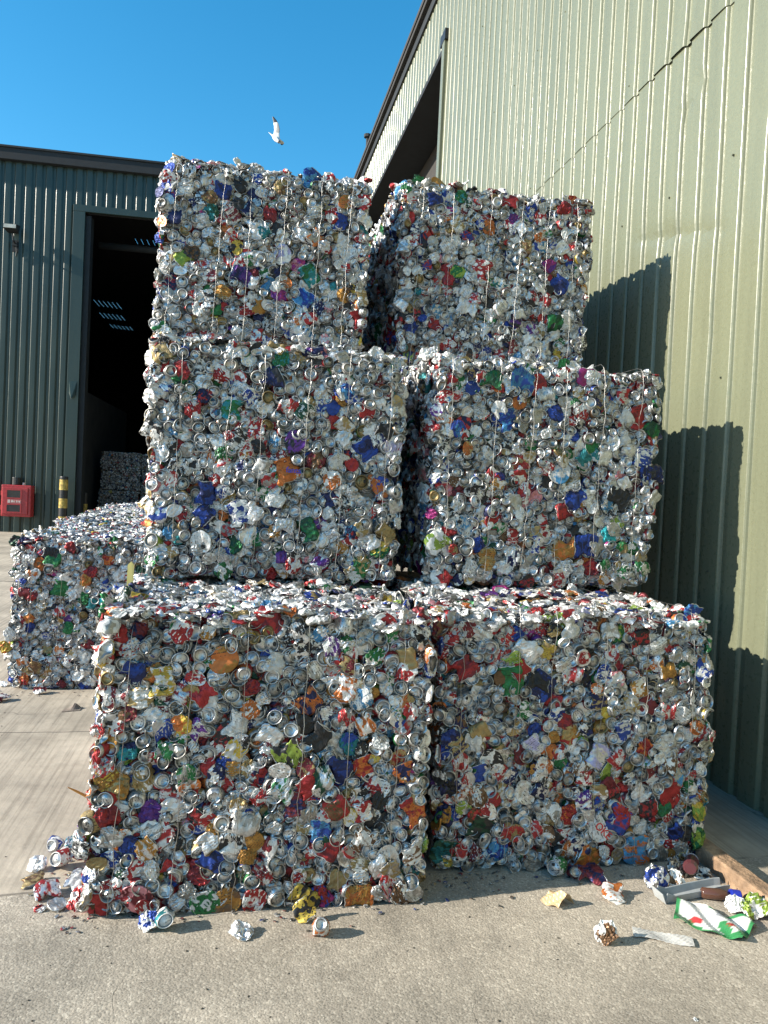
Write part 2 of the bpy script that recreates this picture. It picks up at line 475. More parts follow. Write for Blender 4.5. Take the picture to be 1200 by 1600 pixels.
def ico(sub):
    t = (1 + 5 ** .5) / 2
    v = [(-1, t, 0), (1, t, 0), (-1, -t, 0), (1, -t, 0), (0, -1, t), (0, 1, t), (0, -1, -t), (0, 1, -t), (t, 0, -1), (t, 0, 1), (-t, 0, -1), (-t, 0, 1)]
    v = [np.array(p, float) / np.linalg.norm(p) for p in v]
    f = [(0, 11, 5), (0, 5, 1), (0, 1, 7), (0, 7, 10), (0, 10, 11), (1, 5, 9), (5, 11, 4), (11, 10, 2), (10, 7, 6), (7, 1, 8), (3, 9, 4), (3, 4, 2), (3, 2, 6), (3, 6, 8), (3, 8, 9), (4, 9, 5), (2, 4, 11), (6, 2, 10), (8, 6, 7), (9, 8, 1)]
    for _ in range(sub):
        mid, g = {}, []
        def m(a, b):
            k = (min(a, b), max(a, b))
            if k not in mid:
                p = v[a] + v[b]; v.append(p / np.linalg.norm(p)); mid[k] = len(v) - 1
            return mid[k]
        for a, b, c in f:
            x, y, w = m(a, b), m(b, c), m(c, a)
            g += [(a, x, w), (b, y, x), (c, w, y), (x, y, w)]
        f = g
    return np.array(v), np.array(f)
ICO = {k: ico(k) for k in (1, 2, 3)}

def foil_proto(rng, sub=2):
    v, f = ICO[sub]
    v = v * np.array((.036, .031, rng.uniform(.006, .011)))
    # squarish outline, deep sharp folds
    v[:, :2] *= (1 + .07 * tri(np.arctan2(v[:, 1], v[:, 0]) * rng.integers(2, 5) + rng.uniform(0, 6)))[:, None]
    v = crease(v, rng, .0085, .030, 6, (.62, .62, 1.1))
    if sub > 1: v = crease(v, rng, .0048, .013, 6, (.6, .6, 1.1))
    if sub > 2: v = crease(v, rng, .0020, .006, 5, (.6, .6, 1.2))
    return Proto(v, f, np.zeros(len(f), bool), np.zeros(len(v), int))

def sheet_proto(rng):
    """a can stamped flat like a coin: crinkled disc with a rolled rim"""
    S = 22
    rg = [(.008, .002), (.016, .0025), (.024, .002), (.031, .0015), (.0345, .003), (.037, .002), (.037, -.004), (.026, -.008), (.010, -.009)]
    v, f = lathe(rg, S); v, f = fan(v, f, 0, S, (0, 0, .002)); v, f = fan(v, f, 8 * S, S, (0, 0, -.009), True)
    f = np.asarray(f)
    a = np.arctan2(v[:, 1], v[:, 0])
    v[:, :2] *= (1 + .08 * np.sin(a * 2 + rng.uniform(0, 6)) + .05 * np.sin(a * 3 + rng.uniform(0, 6)))[:, None]
    v = crease(v, rng, .0035, .030, 5, (.5, .5, 1.3))
    v = crease(v, rng, .0018, .011, 4, (.4, .4, 1.3))
    v[:, 1] *= rng.uniform(.75, 1)
    return Proto(v, f, np.full(len(f), rng.random() < .3), np.zeros(len(v), int))

P = dict(
    lid=[end_proto(R, 'lid') for _ in range(16)],
    base=[end_proto(R, 'base') for _ in range(14)],
    side=[side_proto(R) for _ in range(16)],
    foil=[foil_proto(R, 3) for _ in range(14)],
    foil_plain=[foil_proto(R, 2) for _ in range(12)],
    foil_far=[foil_proto(R, 1) for _ in range(8)],
    sheet=[sheet_proto(R) for _ in range(12)],
)

def frame(nrm, spin):
    nrm = np.asarray(nrm, float); nrm /= np.linalg.norm(nrm)
    a = np.array((0, 0, 1.0)) if abs(nrm[2]) < .9 else np.array((1.0, 0, 0))
    x = np.cross(a, nrm); x /= np.linalg.norm(x); y = np.cross(nrm, x)
    c, s = math.cos(spin), math.sin(spin)
    return np.stack([x * c + y * s, y * c - x * s, nrm], 1)

class Piece:
    """one placed can: arrays ready to be merged or to become an object"""
    __slots__ = ('v', 'f', 'sm', 'zone', 'a', 'b', 'pat', 'kind', 'pos', 'size')

def piece(kind, pos, nrm, spin, s, ca, cb, bare='silver', bare_k=1.0, rng=R, thin=1.0):
    pr = P[kind][rng.integers(len(P[kind]))]
    q = Piece(); q.kind = kind; q.pos = np.asarray(pos, float); q.size = s
    v = pr.v * s * np.array((1, 1, thin))
    q.v = v @ frame(nrm, spin).T
    q.f, q.sm, q.zone = pr.f, pr.smooth, pr.zone
    z = pr.zone[:, None]
    ca, cb = np.tile(ca, (len(v), 1)), np.tile(cb, (len(v), 1))
    if kind == 'side' and rng.random() < .5:       # a printed band round the can
        t = rng.uniform(-.02, .02); m_ = np.abs(pr.v[:, 1] - t) < rng.uniform(.006, .02); ca[m_], cb[m_] = cb[m_], ca[m_].copy()
    if kind == 'sheet' and rng.random() < .5:
        m_ = np.hypot(pr.v[:, 0], pr.v[:, 1]) < rng.uniform(.014, .027); ca[m_], cb[m_] = cb[m_], ca[m_].copy()
    q.a = np.where(z == 0, ca, np.where((z == 1) | (z == 4), ink(bare, bare_k), np.where(z == 3, ink(bare, bare_k * .48), np.array((.03, .03, .03, .6))))).astype(np.float32)
    q.b = np.where(z == 0, cb, np.where((z == 1) | (z == 4), ink(bare, bare_k * .86), np.where(z == 3, ink(bare, bare_k * .48), np.array((.03, .03, .03, .6))))).astype(np.float32)
    q.pat = pr.v / .03 + rng.uniform(-60, 60, 3)
    return q

def pieces_mesh(name, ps, base=True):
    V, F, S, A, B, T, o = [], [], [], [], [], [], 0
    for q in ps:
        V.append(q.v + (q.pos if base else 0)); F.append(q.f + o); S.append(q.sm); A.append(q.a); B.append(q.b); T.append(q.pat); o += len(q.v)
    return mesh_np(name, np.concatenate(V), np.concatenate(F), np.concatenate(S),
                   dict(ink=('FLOAT_COLOR', np.concatenate(A)), second_ink=('FLOAT_COLOR', np.concatenate(B)), print=('FLOAT_VECTOR', np.concatenate(T))))

def zone_split(q):
    """body and bare-end pieces of one can"""
    out = []
    fz = q.zone[q.f].max(1)
    for sel in (fz == 0, (fz > 0) & (fz < 4), fz == 4):
        if not sel.any(): out.append(None); continue
        f = q.f[sel]; u, inv = np.unique(f, return_inverse=True)
        r = Piece(); r.kind = q.kind; r.pos = q.pos; r.size = q.size
        r.v, r.f, r.sm, r.zone = q.v[u], inv.reshape(f.shape).astype(np.int32), q.sm[sel], q.zone[u]
        r.a, r.b, r.pat = q.a[u], q.b[u], q.pat[u]
        out.append(r)
    return out

PART_NAME = dict(lid='crushed_can', base='crushed_can', side='flattened_can', foil='crumpled_can', foil_plain='crumpled_can', sheet='stamped_can')
def piece_object(q, parent, local, name=None):
    """the can as an object (its bare end or ends a child)"""
    bodyq, *ends = zone_split(q)
    o = obj(name or PART_NAME[q.kind], pieces_mesh('can', [bodyq], False), M['can'], parent, local)
    for e in ends:
        if e is not None: obj('can_end', pieces_mesh('can_end', [e], False), M['can'], o)
    return o

BODY = ['silver', 'white', 'red', 'blue', 'green', 'orange', 'gold', 'black', 'navy', 'amber', 'maroon', 'sky', 'purple', 'teal', 'dkgreen', 'brown', 'lime', 'magenta', 'yellow', 'dull', 'pink']
def weights(vivid, warm=1.0, dim=False):
    w = np.array([30, 10, 9, 4.5, 2.8, 2.6, 3, 9, 4, 2, 3, 1.8, 1.0, 1.2, 1.8, 2.2, .6, .6, .8, 13, .8], float)
    w[2:19] *= vivid
    for k in ('red', 'orange', 'gold', 'amber', 'maroon', 'yellow', 'brown', 'lime'): w[BODY.index(k)] *= warm
    if warm > 1: w[[3, 8, 11, 12]] *= .6
    if dim: w[:] = .1; w[[7, 8, 19, 15]] = (6, 4, 3, 2)  # dark bluish bales, inks darkened further to paint in the indoor dimness
    return w / w.sum()
def inks(rng, w):
    a = BODY[rng.choice(len(BODY), p=w)]
    b = rng.choice(['silver', 'white', a, 'navy', 'red', 'gold', 'dull', 'black'], p=[.30, .26, .22, .04, .06, .04, .05, .03])
    if a in ('silver', 'white', 'dull') and rng.random() < .55: b = rng.choice(['red', 'blue', 'white', 'silver', 'green', 'gold', 'dull', 'black', 'sky'], p=[.14, .08, .2, .2, .05, .06, .17, .06, .04])
    return ink(a, rng.uniform(.7, 1.05)), ink(b, rng.uniform(.7, 1.05))
def bare(rng):
    return (rng.choice(['silver', 'tin', 'dull', 'gold'], p=[.60, .22, .15, .03]), rng.uniform(.78, 1.08))

# ------------------------------------------------------------------ bales
def edge_fn(pts):
    z = np.array([p[1] for p in pts]); x = np.array([p[0] for p in pts]); o = np.argsort(z)
    return lambda t: float(np.interp(t, z[o], x[o]))

def jitter_grid(rng, u0, u1, v0, v1, step):
    out = []
    nv = max(1, int(round((v1 - v0) / (step * .87)))); nu = max(1, int(round((u1 - u0) / step)))
    for j in range(nv):
        for i in range(nu):
            out.append((u0 + (u1 - u0) * (i + .5 + .25 * (-1) ** j) / nu + rng.normal() * step * .2, v0 + (v1 - v0) * (j + .5) / nv + rng.normal() * step * .2))
    return out

def bale(name, label, cx, y0, z0, h, depth, left, right, specials='', seed=1, vivid=1.0, top_depth=1.0, parts=100, faces='ftlr', step=.051, wires=6, bulge=.02, group='bales of crushed cans stacked in the yard', lean=0.0, top_bumps=0, warm=1.0, dim=False):
    """left/right: lists of (world x, height above base); specials: 'x,z,size mm,shape,ink,ink;...' noticeable cans on the front"""
    rng = np.random.default_rng(seed)
    root = tag(empty('can_bale', (cx, y0, z0)), label, 'bale of cans', group)
    Lf, Rf = edge_fn(left), edge_fn(right)
    w = weights(vivid, warm, dim)
    wt = weights(vivid * .55, 1, dim); wt[1] += .5; wt /= wt.sum()  # tops get extra white ink, painting in their sunlit brightness
    ph = rng.uniform(0, 6, 6)
    def front_y(u, z):       # the face is not flat: shallow hollows and bulges, corners rounded off
        e = .022
        y = bulge * (math.sin(u * 7 + ph[0]) * math.sin(z * 6 + ph[1]) * .6 + math.sin(u * 15 + ph[2] + z * 11) * .35)
        t = max(0, z - (h - .07)) / .07
        return y + .045 * t * t + lean * z
    def top_z(u, y):
        return h + .012 * math.sin(u * 9 + ph[3]) + .012 * math.sin(y * 6 + ph[4]) + .010 * math.sin(u * 23 + y * 17 + ph[5]) - .03 * max(0, 1 - y / .07) ** 2
    front, bulk = [], []
    for it in [s for s in specials.split(';') if s]:
        x, z, mm, t, a, b = it.split(',')
        x = float(x); z = min(max(float(z), .035), h - .01); mm = float(mm) / 1000
        nat = dict(side=.085, sheet=.070, foil=.068)[t]
        s = mm / nat
        n = np.array((rng.normal() * .12, -1, rng.normal() * .12))
        q = piece(t, (x - cx, front_y(x, z) + .003, z), n, rng.normal() * .5 + (PI / 2) * rng.integers(0, 2), min(s * .92, 1.45 if t != 'foil' else 1.3), ink(a, rng.uniform(.7, .95)), ink(b), *bare(rng), rng=rng, thin=.55)
        q.size = 10; front.append(q)
    sp = np.array([(q.pos[0], q.pos[2]) for q in front]) if front else np.zeros((0, 2))
    kinds = ['lid', 'base', 'side', 'foil', 'sheet']; kp = [.34, .28, .15, .14, .09]
    zmax = h + .005
    nz = int(round(zmax / (step * .84)))
    for j in range(nz):
        z_ = .020 + (zmax - .035) * (j + .5) / nz
        x0, x1 = Lf(z_), Rf(z_)
        nu = int(round((x1 - x0) / step))
        for i in range(nu):
            z = min(max(z_ + rng.normal() * step * .22, .022), zmax - .012)
            x = x0 + (x1 - x0) * (i + .5 + .25 * (-1) ** j) / nu + rng.normal() * step * .2
            x = min(max(x, x0 - .006), x1 + .006)
            k = kinds[rng.choice(5, p=kp)]
            ca, cb = inks(rng, w)
            edge = (x - (x0 + x1) / 2) / ((x1 - x0) / 2)
            n = np.array((rng.normal() * .12 + .55 * np.sign(edge) * max(0, abs(edge) - .88) / .12, -1, rng.normal() * .12 + .6 * max(0, z - h + .06) / .06))
            s = rng.uniform(.84, 1.08) * (1.14 if k == 'lid' else 1.11 if k == 'base' else .98)
            if k == 'foil': s *= rng.uniform(.75, 1.15)
            y = front_y(x, z) + (rng.uniform(-.009, .006) if k in ('lid', 'base') else rng.uniform(-.003, .018))
            if len(sp) and np.min(np.hypot(sp[:, 0] - (x - cx), sp[:, 1] - z)) < .036: y += .012
            q = piece(k, (x - cx, y, z), n, rng.uniform(0, 2 * PI) if k != 'side' else rng.normal() * .9 + PI / 2 * rng.integers(0, 2), s, ca, cb, *bare(rng), rng=rng, thin=1.0 if k in ('lid', 'base') else .6)
            q.size = s * (1.2 if k in ('side', 'sheet') else 1.0) - (y - front_y(x, z)) * 12 + rng.uniform(0, .2)
            front.append(q)
    for z in np.arange(.03, h - .02, .047):      # a second layer showing in the gaps
        for _ in range(max(1, int((Rf(h / 2) - Lf(h / 2)) / .062))):
            x = Lf(z) + (Rf(z) - Lf(z)) * rng.uniform(.01, .99); ca, cb = inks(rng, w)
            bulk.append(piece('foil_plain', (x - cx, front_y(x, z) + .036 + rng.uniform(-.006, .012), z), (rng.normal() * .35, -1, rng.normal() * .35), rng.uniform(0, 6), rng.uniform(.9, 1.3), ca, cb, *bare(rng), rng=rng))
    front.sort(key=lambda q: -q.size)
    # crushed metal filling the face between the cans: one crumpled mat, its ink changing from scrap to scrap
    gx, gz = int(1.2 / .0085), int(h / .0085)
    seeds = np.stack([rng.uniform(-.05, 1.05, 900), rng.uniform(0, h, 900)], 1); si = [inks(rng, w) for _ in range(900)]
    sa = np.array([i_[0] for i_ in si]); sb = np.array([i_[1] for i_ in si]); sa[:, :3] *= .62; sb[:, :3] *= .62  # mat inks dimmed: the shade of the gaps is painted in
    mv, uvm = [], []
    for j in range(gz + 1):
        z = .012 + (h - .03) * j / gz; x0, x1 = Lf(z) + .012, Rf(z) - .012
        for i in range(gx + 1):
            x = x0 + (x1 - x0) * i / gx; mv.append((x - cx, front_y(x, z) + .024, z)); uvm.append(((x - x0), z))
    mv = np.array(mv); uvm = np.array(uvm)
    own = np.concatenate([np.argmin(((uvm[a:a + 2000, None, :] - seeds[None]) * np.array((1, 1.25))) ** 2 @ np.ones(2), axis=1) for a in range(0, len(uvm), 2000)])
    mv[:, 1] += (rng.uniform(-.010, .012, 900))[own]
    mv = crease(crease(crease(mv, rng, .010, .06, 5, (.4, 1, .4)), rng, .008, .028, 6, (.5, 1, .5)), rng, .0045, .014, 6, (.4, 1, .4))
    q_ = np.arange((gx + 1) * (gz + 1)).reshape(gz + 1, gx + 1)
    mf = np.concatenate([np.stack([q_[:-1, :-1], q_[:-1, 1:], q_[1:, 1:]], -1).reshape(-1, 3), np.stack([q_[:-1, :-1], q_[1:, 1:], q_[1:, :-1]], -1).reshape(-1, 3)])
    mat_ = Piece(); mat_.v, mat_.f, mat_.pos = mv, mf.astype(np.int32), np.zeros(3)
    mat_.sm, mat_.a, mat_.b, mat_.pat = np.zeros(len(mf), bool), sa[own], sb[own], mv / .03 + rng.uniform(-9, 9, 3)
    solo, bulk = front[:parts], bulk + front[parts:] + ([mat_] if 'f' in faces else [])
    # top: pressed flat, lying in layers
    if 't' in faces:
        n_y = int(top_depth / .048)
        for j in range(n_y):
            y = (j + .5) / n_y * top_depth + .015
            x0, x1 = Lf(h), Rf(h); nu = int((x1 - x0) / .055)
            for i in range(nu):
                x = x0 + (x1 - x0) * (i + .5 + .25 * (-1) ** j) / nu + rng.normal() * .012
                k = ['side', 'foil_plain', 'sheet', 'lid'][rng.choice(4, p=[.30, .42, .23, .05])]
                ca, cb = inks(rng, wt)
                n = np.array((rng.normal() * .16, rng.normal() * .12, 1))
                yy = y + rng.normal() * .012
                if top_bumps and rng.random() < .25: n = np.array((rng.normal(), rng.normal(), .5))
                bulk.append(piece(k, (x - cx, yy, top_z(x, yy) - .012 + (.014 if top_bumps and rng.random() < .3 else 0) + rng.uniform(-.012, .008)), n, rng.uniform(0, 2 * PI), rng.uniform(.75, 1.15), ca, cb, *bare(rng), rng=rng))
    # flanks
    for side, fn in (('l', Lf), ('r', Rf)):
        if side not in faces: continue
        sg = -1 if side == 'l' else 1
        for y, z in jitter_grid(rng, .03, depth, .02, h, .064):
            z = min(max(z, .02), h)
            k = ['foil_plain', 'side', 'foil_far', 'base'][rng.choice(4, p=[.45, .25, .2, .10])]
            ca, cb = inks(rng, w)
            n = np.array((sg, rng.normal() * .3, rng.normal() * .3))
            bulk.append(piece(k, (fn(z) - cx - sg * (.012 + rng.uniform(-.014, .014)), y, z), n, PI / 2 + rng.normal() * .5, rng.uniform(.85, 1.25), ca, cb, *bare(rng), rng=rng))
    if 'b' in faces:
        for x, z in jitter_grid(rng, Lf(h / 2) - cx, Rf(h / 2) - cx, .02, h, .075):
            ca, cb = inks(rng, w)
            bulk.append(piece('foil_far', (x, depth - .01, z), (0, 1, 0), rng.uniform(0, 6), 1.3, ca, cb, *bare(rng), rng=rng))
    # solid heart behind the outer layer
    n = 12; g = MB()
    def ring(z):
        a, b = Lf(z) - cx + .035, Rf(z) - cx - .035
        return [(a, .035 + lean * z, z), (b, .035 + lean * z, z), (b, depth - .03, z), (a, depth - .03, z)]
    zs = np.linspace(.012, h - .035, n)
    vs = [p for z in zs for p in ring(z)]
    fs = [(i * 4 + k, i * 4 + (k + 1) % 4, i * 4 + 4 + (k + 1) % 4, i * 4 + 4 + k) for i in range(n - 1) for k in range(4)] + [(0, 3, 2, 1), tuple((n - 1) * 4 + k for k in range(4))]
    g.add(vs, fs)
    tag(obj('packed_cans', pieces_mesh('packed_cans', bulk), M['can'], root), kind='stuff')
    g.build('pressed_core', M['core'], root)
    for q in solo: piece_object(q, root, tuple(q.pos))
    # baling wires: up the front, over the top, down the back
    for i in range(wires):
        xb = Lf(0) + (Rf(0) - Lf(0)) * (i + .5 + rng.normal() * .10) / wires; lean_w = .035 + rng.normal() * .012
        pts = []
        for z in np.linspace(.02, h - .02, 20):
            x = xb + lean_w * (z / h - .5) + rng.normal() * .003
            pts.append((x - cx, front_y(x, z) - .016 + rng.normal() * .004, z))
        xt = pts[-1][0]
        pts.append((xt, front_y(xt + cx, h - .02) - .004, h + .006))
        for y in np.linspace(.06, depth - .02, 10): pts.append((xt + rng.normal() * .002, y, h + .020 + rng.normal() * .003))
        pts.append((xt, depth + .015, h - .02)); pts.append((xt - lean_w, depth + .015, .02))
        MB().tube(pts, .0011, 5).build('baling_wire', M['wire'], root, smooth=True)
    return root

M['core'] = simple('pressed_core', (.16, .155, .15), .5, .6, .6, 22, .8, 45)
SPECIAL = dict(
    BL='-0.01,0.89,158,sheet,amber,orange;0.56,1.01,141,sheet,red,white;0.14,1.02,103,side,red,maroon;-0.16,0.99,101,foil,red,white;-0.38,1.02,99,foil,white,orange;-0.31,0.85,88,side,blue,navy;-0.29,0.76,133,foil,white,gold;0.23,0.55,111,side,lime,black;0.35,0.46,116,side,silver,dkgreen;0.41,0.50,105,side,blue,navy;0.50,0.50,82,side,red,orange;0.56,0.42,130,foil,red,white;0.65,0.86,114,foil,red,white;0.53,0.90,82,foil,green,silver;0.48,0.75,94,side,sky,white;0.36,0.28,84,side,sky,blue;0.40,0.21,94,side,maroon,red;0.61,0.16,114,sheet,white,silver;0.36,0.03,105,foil,red,blue;0.51,0.02,106,side,orange,amber;0.66,0.03,179,foil,brown,silver;0.31,-0.01,112,side,yellow,black;0.13,0.02,97,sheet,red,white;0.03,0.03,119,sheet,amber,brown;-0.04,0.02,132,sheet,white,green;-0.27,0.07,152,sheet,maroon,pink;-0.24,0.35,116,foil,purple,purple;-0.17,0.36,108,foil,silver,white;-0.38,0.35,122,foil,red,maroon;-0.35,0.45,106,foil,gold,amber;-0.27,0.46,94,foil,gold,white;-0.39,0.48,93,foil,amber,yellow;-0.19,0.28,85,side,red,white;-0.07,0.14,91,foil,red,maroon;-0.02,0.19,102,side,navy,blue;0.26,0.38,97,side,maroon,navy;-0.33,0.27,89,foil,white,orange;-0.30,0.24,89,foil,blue,navy;-0.25,0.84,80,foil,amber,orange;-0.12,0.77,72,foil,gold,amber;0.09,0.79,68,foil,red,maroon;0.09,0.71,77,foil,orange,white;0.37,0.94,81,side,purple,white;0.67,0.70,71,foil,white,red;0.45,0.58,89,foil,teal,blue;-0.33,0.71,75,foil,maroon,brown;-0.15,0.66,85,foil,yellow,orange',
    BR='1.38,1.03,79,side,red,maroon;1.24,1.03,83,foil,red,white;1.19,0.89,120,side,white,silver;1.13,0.77,114,side,green,green;0.94,0.82,118,side,maroon,red;1.27,0.74,115,side,navy,blue;1.00,0.96,123,foil,silver,white;1.42,1.02,118,foil,white,lilac;1.59,0.96,80,foil,green,lime;1.95,1.07,92,side,blue,sky;1.99,0.82,93,side,white,blue;1.28,0.89,78,side,yellow,gold;1.06,0.45,119,sheet,black,white;0.88,0.54,92,foil,blue,navy;1.85,0.28,125,sheet,red,red;1.63,0.19,123,side,red,blue;1.53,0.16,144,sheet,white,white;1.50,0.04,117,side,amber,orange;1.70,0.06,124,side,orange,sky;1.40,0.22,111,foil,red,orange;1.99,0.22,121,foil,yellow,lime;1.99,0.10,104,foil,green,lime;1.03,0.18,129,side,dkgreen,black;0.87,0.09,108,side,teal,dkgreen;1.10,0.09,94,foil,blue,sky;1.89,0.62,125,foil,white,silver;1.58,0.77,128,foil,white,pink;1.40,0.54,100,foil,amber,gold;1.23,0.50,89,side,white,lilac;1.72,0.49,86,foil,red,orange;1.00,0.31,103,foil,silver,brown;1.21,0.31,115,sheet,silver,white;0.83,0.97,86,foil,maroon,brown;1.78,0.91,102,foil,silver,white;1.53,0.45,106,side,silver,lilac;1.29,0.41,94,foil,orange,silver;1.89,0.12,82,side,navy,blue;0.89,0.34,97,foil,black,navy;1.46,0.28,90,side,purple,silver;1.65,0.67,96,foil,silver,gold;1.84,0.42,87,side,brown,white;1.34,0.62,89,foil,blue,white',
    ML='-0.26,0.94,104,foil,red,maroon;-0.08,0.94,128,foil,red,white;-0.12,0.39,105,side,blue,navy;-0.00,0.16,124,foil,green,dkgreen;0.07,0.21,183,sheet,silver,silver;0.35,0.24,114,side,green,dkgreen;-0.14,0.17,164,sheet,white,silver;0.24,0.52,137,side,orange,orange;0.69,0.46,122,sheet,orange,blue;0.27,0.65,149,sheet,black,purple;0.14,0.94,118,side,navy,black;0.09,0.71,100,foil,red,white;0.74,0.65,135,sheet,lilac,white;0.64,1.10,194,foil,white,silver;-0.29,0.45,87,sheet,red,white;-0.20,0.77,93,foil,red,white;0.69,0.16,128,foil,green,yellow;0.19,0.38,125,foil,white,silver;-0.13,0.30,105,side,navy,blue;-0.35,0.86,115,foil,white,silver;-0.34,0.61,127,foil,white,silver;0.61,0.64,121,side,blue,navy;0.49,0.90,102,foil,blue,sky;0.03,0.31,118,side,blue,white;-0.26,0.91,87,foil,green,dkgreen;0.37,0.57,114,foil,maroon,brown;-0.03,0.78,100,side,green,teal;-0.05,0.57,100,foil,green,silver;0.45,0.48,103,foil,orange,white;0.61,0.09,116,foil,green,gold;-0.03,0.04,106,foil,green,white;0.29,0.08,102,foil,red,white;-0.33,0.12,116,foil,silver,white;0.19,1.03,89,foil,green,teal;0.41,0.09,90,foil,purple,silver',
    MR='0.97,0.21,118,side,lime,white;1.26,0.32,113,sheet,red,maroon;1.64,0.18,135,side,amber,orange;1.37,1.02,132,side,sky,blue;1.45,1.00,146,sheet,red,maroon;1.59,1.06,121,foil,red,white;1.21,1.02,106,side,green,dkgreen;1.60,1.12,89,foil,green,green;1.74,1.06,180,foil,silver,white;2.01,0.88,150,side,red,maroon;2.09,0.82,105,foil,green,dkgreen;1.69,0.88,141,foil,red,white;1.55,0.87,121,foil,blue,navy;1.31,0.82,120,side,blue,sky;1.05,0.76,87,foil,sky,blue;2.05,0.67,137,side,blue,white;2.10,0.60,111,side,navy,black;1.92,0.47,124,side,black,black;1.68,0.45,122,side,blue,navy;1.63,0.39,109,side,red,maroon;1.41,0.47,133,foil,white,red;1.87,0.27,97,foil,cyan,teal;1.76,0.22,149,side,navy,blue;1.79,0.10,149,foil,red,maroon;1.23,0.13,107,side,amber,gold;1.33,0.10,158,foil,white,silver;1.11,0.29,156,sheet,white,sky;1.97,0.09,137,foil,white,green;1.17,0.20,113,foil,blue,navy;1.59,0.57,141,sheet,white,sky;1.25,0.99,94,foil,orange,red;0.98,0.91,87,foil,red,white;1.64,0.09,161,foil,silver,silver;1.15,0.08,100,foil,white,silver;1.18,0.45,132,sheet,black,silver;1.86,0.74,129,foil,silver,white;2.06,0.59,98,foil,navy,blue;0.99,1.09,142,foil,white,silver',
    TL='0.21,0.64,192,sheet,lilac,white;0.59,0.68,159,sheet,white,silver;0.30,0.59,107,foil,pink,magenta;0.37,0.55,129,side,green,teal;0.34,0.41,151,side,blue,sky;0.20,0.42,128,foil,magenta,purple;0.55,0.97,94,sheet,amber,orange;0.65,0.98,123,foil,white,red;0.34,1.08,143,side,blue,sky;0.45,1.15,144,foil,red,white;-0.19,0.83,112,foil,teal,dkgreen;-0.11,0.40,120,foil,gold,amber;0.03,0.32,156,foil,red,white;-0.20,0.90,112,foil,gold,brown;-0.13,0.95,98,side,blue,navy;-0.01,0.51,106,side,purple,navy;-0.42,0.99,111,foil,white,red;-0.33,0.95,118,foil,silver,white;0.05,1.11,134,foil,silver,silver;0.19,1.01,114,foil,brown,gold;0.48,0.89,122,foil,red,white;-0.28,0.61,126,foil,brown,black;0.57,0.45,131,foil,brown,amber;0.64,0.71,123,foil,navy,silver;0.13,0.86,106,foil,red,maroon;-0.23,0.30,119,foil,gold,white;0.43,0.36,123,foil,navy,silver',
    TR='1.08,1.04,105,side,blue,navy;1.10,1.18,112,sheet,gold,amber;1.57,0.98,122,foil,purple,magenta;1.88,1.08,124,foil,red,maroon;1.74,1.02,123,foil,red,white;1.24,0.64,121,foil,green,lime;1.18,0.60,113,foil,red,maroon;1.37,0.66,144,side,red,white;1.80,0.73,139,foil,magenta,purple;1.79,0.52,139,foil,red,white;1.88,0.62,170,side,blue,navy;1.87,0.40,178,side,dkgreen,green;1.42,0.92,137,foil,orange,brown;1.12,0.32,120,foil,red,maroon;0.97,0.29,112,foil,blue,navy;1.50,0.59,130,foil,teal,silver;1.95,1.21,124,foil,red,orange;2.04,1.18,101,foil,amber,brown;0.98,1.16,126,foil,green,dkgreen;0.93,1.05,126,foil,white,red;1.17,0.78,135,foil,white,silver;1.89,0.85,170,sheet,silver,white;1.45,0.39,168,foil,silver,green;1.65,0.83,107,foil,gold,brown;1.24,1.08,113,foil,green,teal;1.31,0.45,167,side,white,silver;1.72,0.34,131,foil,silver,purple;1.02,0.80,112,foil,black,navy',
    BK='-1.22,0.94,126,side,green,green;-1.12,1.01,127,foil,red,maroon;-1.17,0.72,154,side,green,green;-1.37,0.67,153,foil,red,maroon;-0.87,0.93,155,foil,red,orange;-1.05,1.08,182,foil,white,silver;-0.98,0.84,118,foil,red,maroon;-1.01,0.78,109,foil,orange,amber;-1.12,0.44,136,foil,green,green;-0.98,0.33,155,foil,red,maroon;-1.40,0.08,135,foil,orange,red;-1.33,0.15,181,side,gold,brown;-1.04,0.10,219,foil,white,silver;-1.39,0.50,117,foil,orange,amber;-1.38,0.44,108,foil,blue,navy;-0.87,0.63,101,foil,teal,cyan;-1.49,1.04,107,foil,dkgreen,black;-1.43,1.03,116,foil,maroon,navy;-1.50,0.39,161,foil,white,silver;-1.53,0.30,108,foil,yellow,orange;-1.45,0.80,152,foil,white,silver;-1.02,0.65,118,foil,green,dkgreen;-0.79,0.82,138,foil,white,silver;-1.32,0.89,108,foil,orange,brown;-0.84,1.05,128,foil,black,green',
)

# ------------------------------------------------------------------ ground
g = MB(); g.quad((-120, -60, 0), (120, -60, 0), (120, 160, 0), (-120, 160, 0))
tag(g.build('ground', M['ground']), kind='structure')

# ------------------------------------------------------------------ profiled sheet cladding
def profile(a0, a1, pitch, phase, crown, slope, depth, bend=((.22, .10), (.60, .42), (.92, .95))):
    """trapezoid sheet along a: returns list of (a, out) corner points; crowns stand out by 0, troughs by -depth"""
    pts = []; k0 = math.floor((a0 - phase) / pitch) - 1; k = k0
    while phase + k * pitch < a1 + pitch:
        s = phase + k * pitch
        pts += [(s, 0), (s + crown * .5, .0008), (s + crown, 0)] + [(s + crown + slope * t, -depth * d) for t, d in bend] + [(s + crown + slope, -depth)]
        pts += [(s + pitch - slope, -depth)] + [(s + pitch - slope * t, -depth * d) for t, d in reversed(bend)]
        k += 1
    pts = [p for p in pts if a0 < p[0] < a1]
    return [(a0, pts[0][1])] + pts + [(a1, pts[-1][1])]

def sheet_mesh(prof, zs, place, offs):
    """prof x zs grid; place(a, out, z) -> xyz"""
    v = [place(a, d + offs(a, z), z) for z in zs for a, d in prof]
    n = len(prof)
    f = [(j * n + i, j * n + i + 1, j * n + n + i + 1, j * n + n + i) for j in range(len(zs) - 1) for i in range(n - 1)]
    return v, f

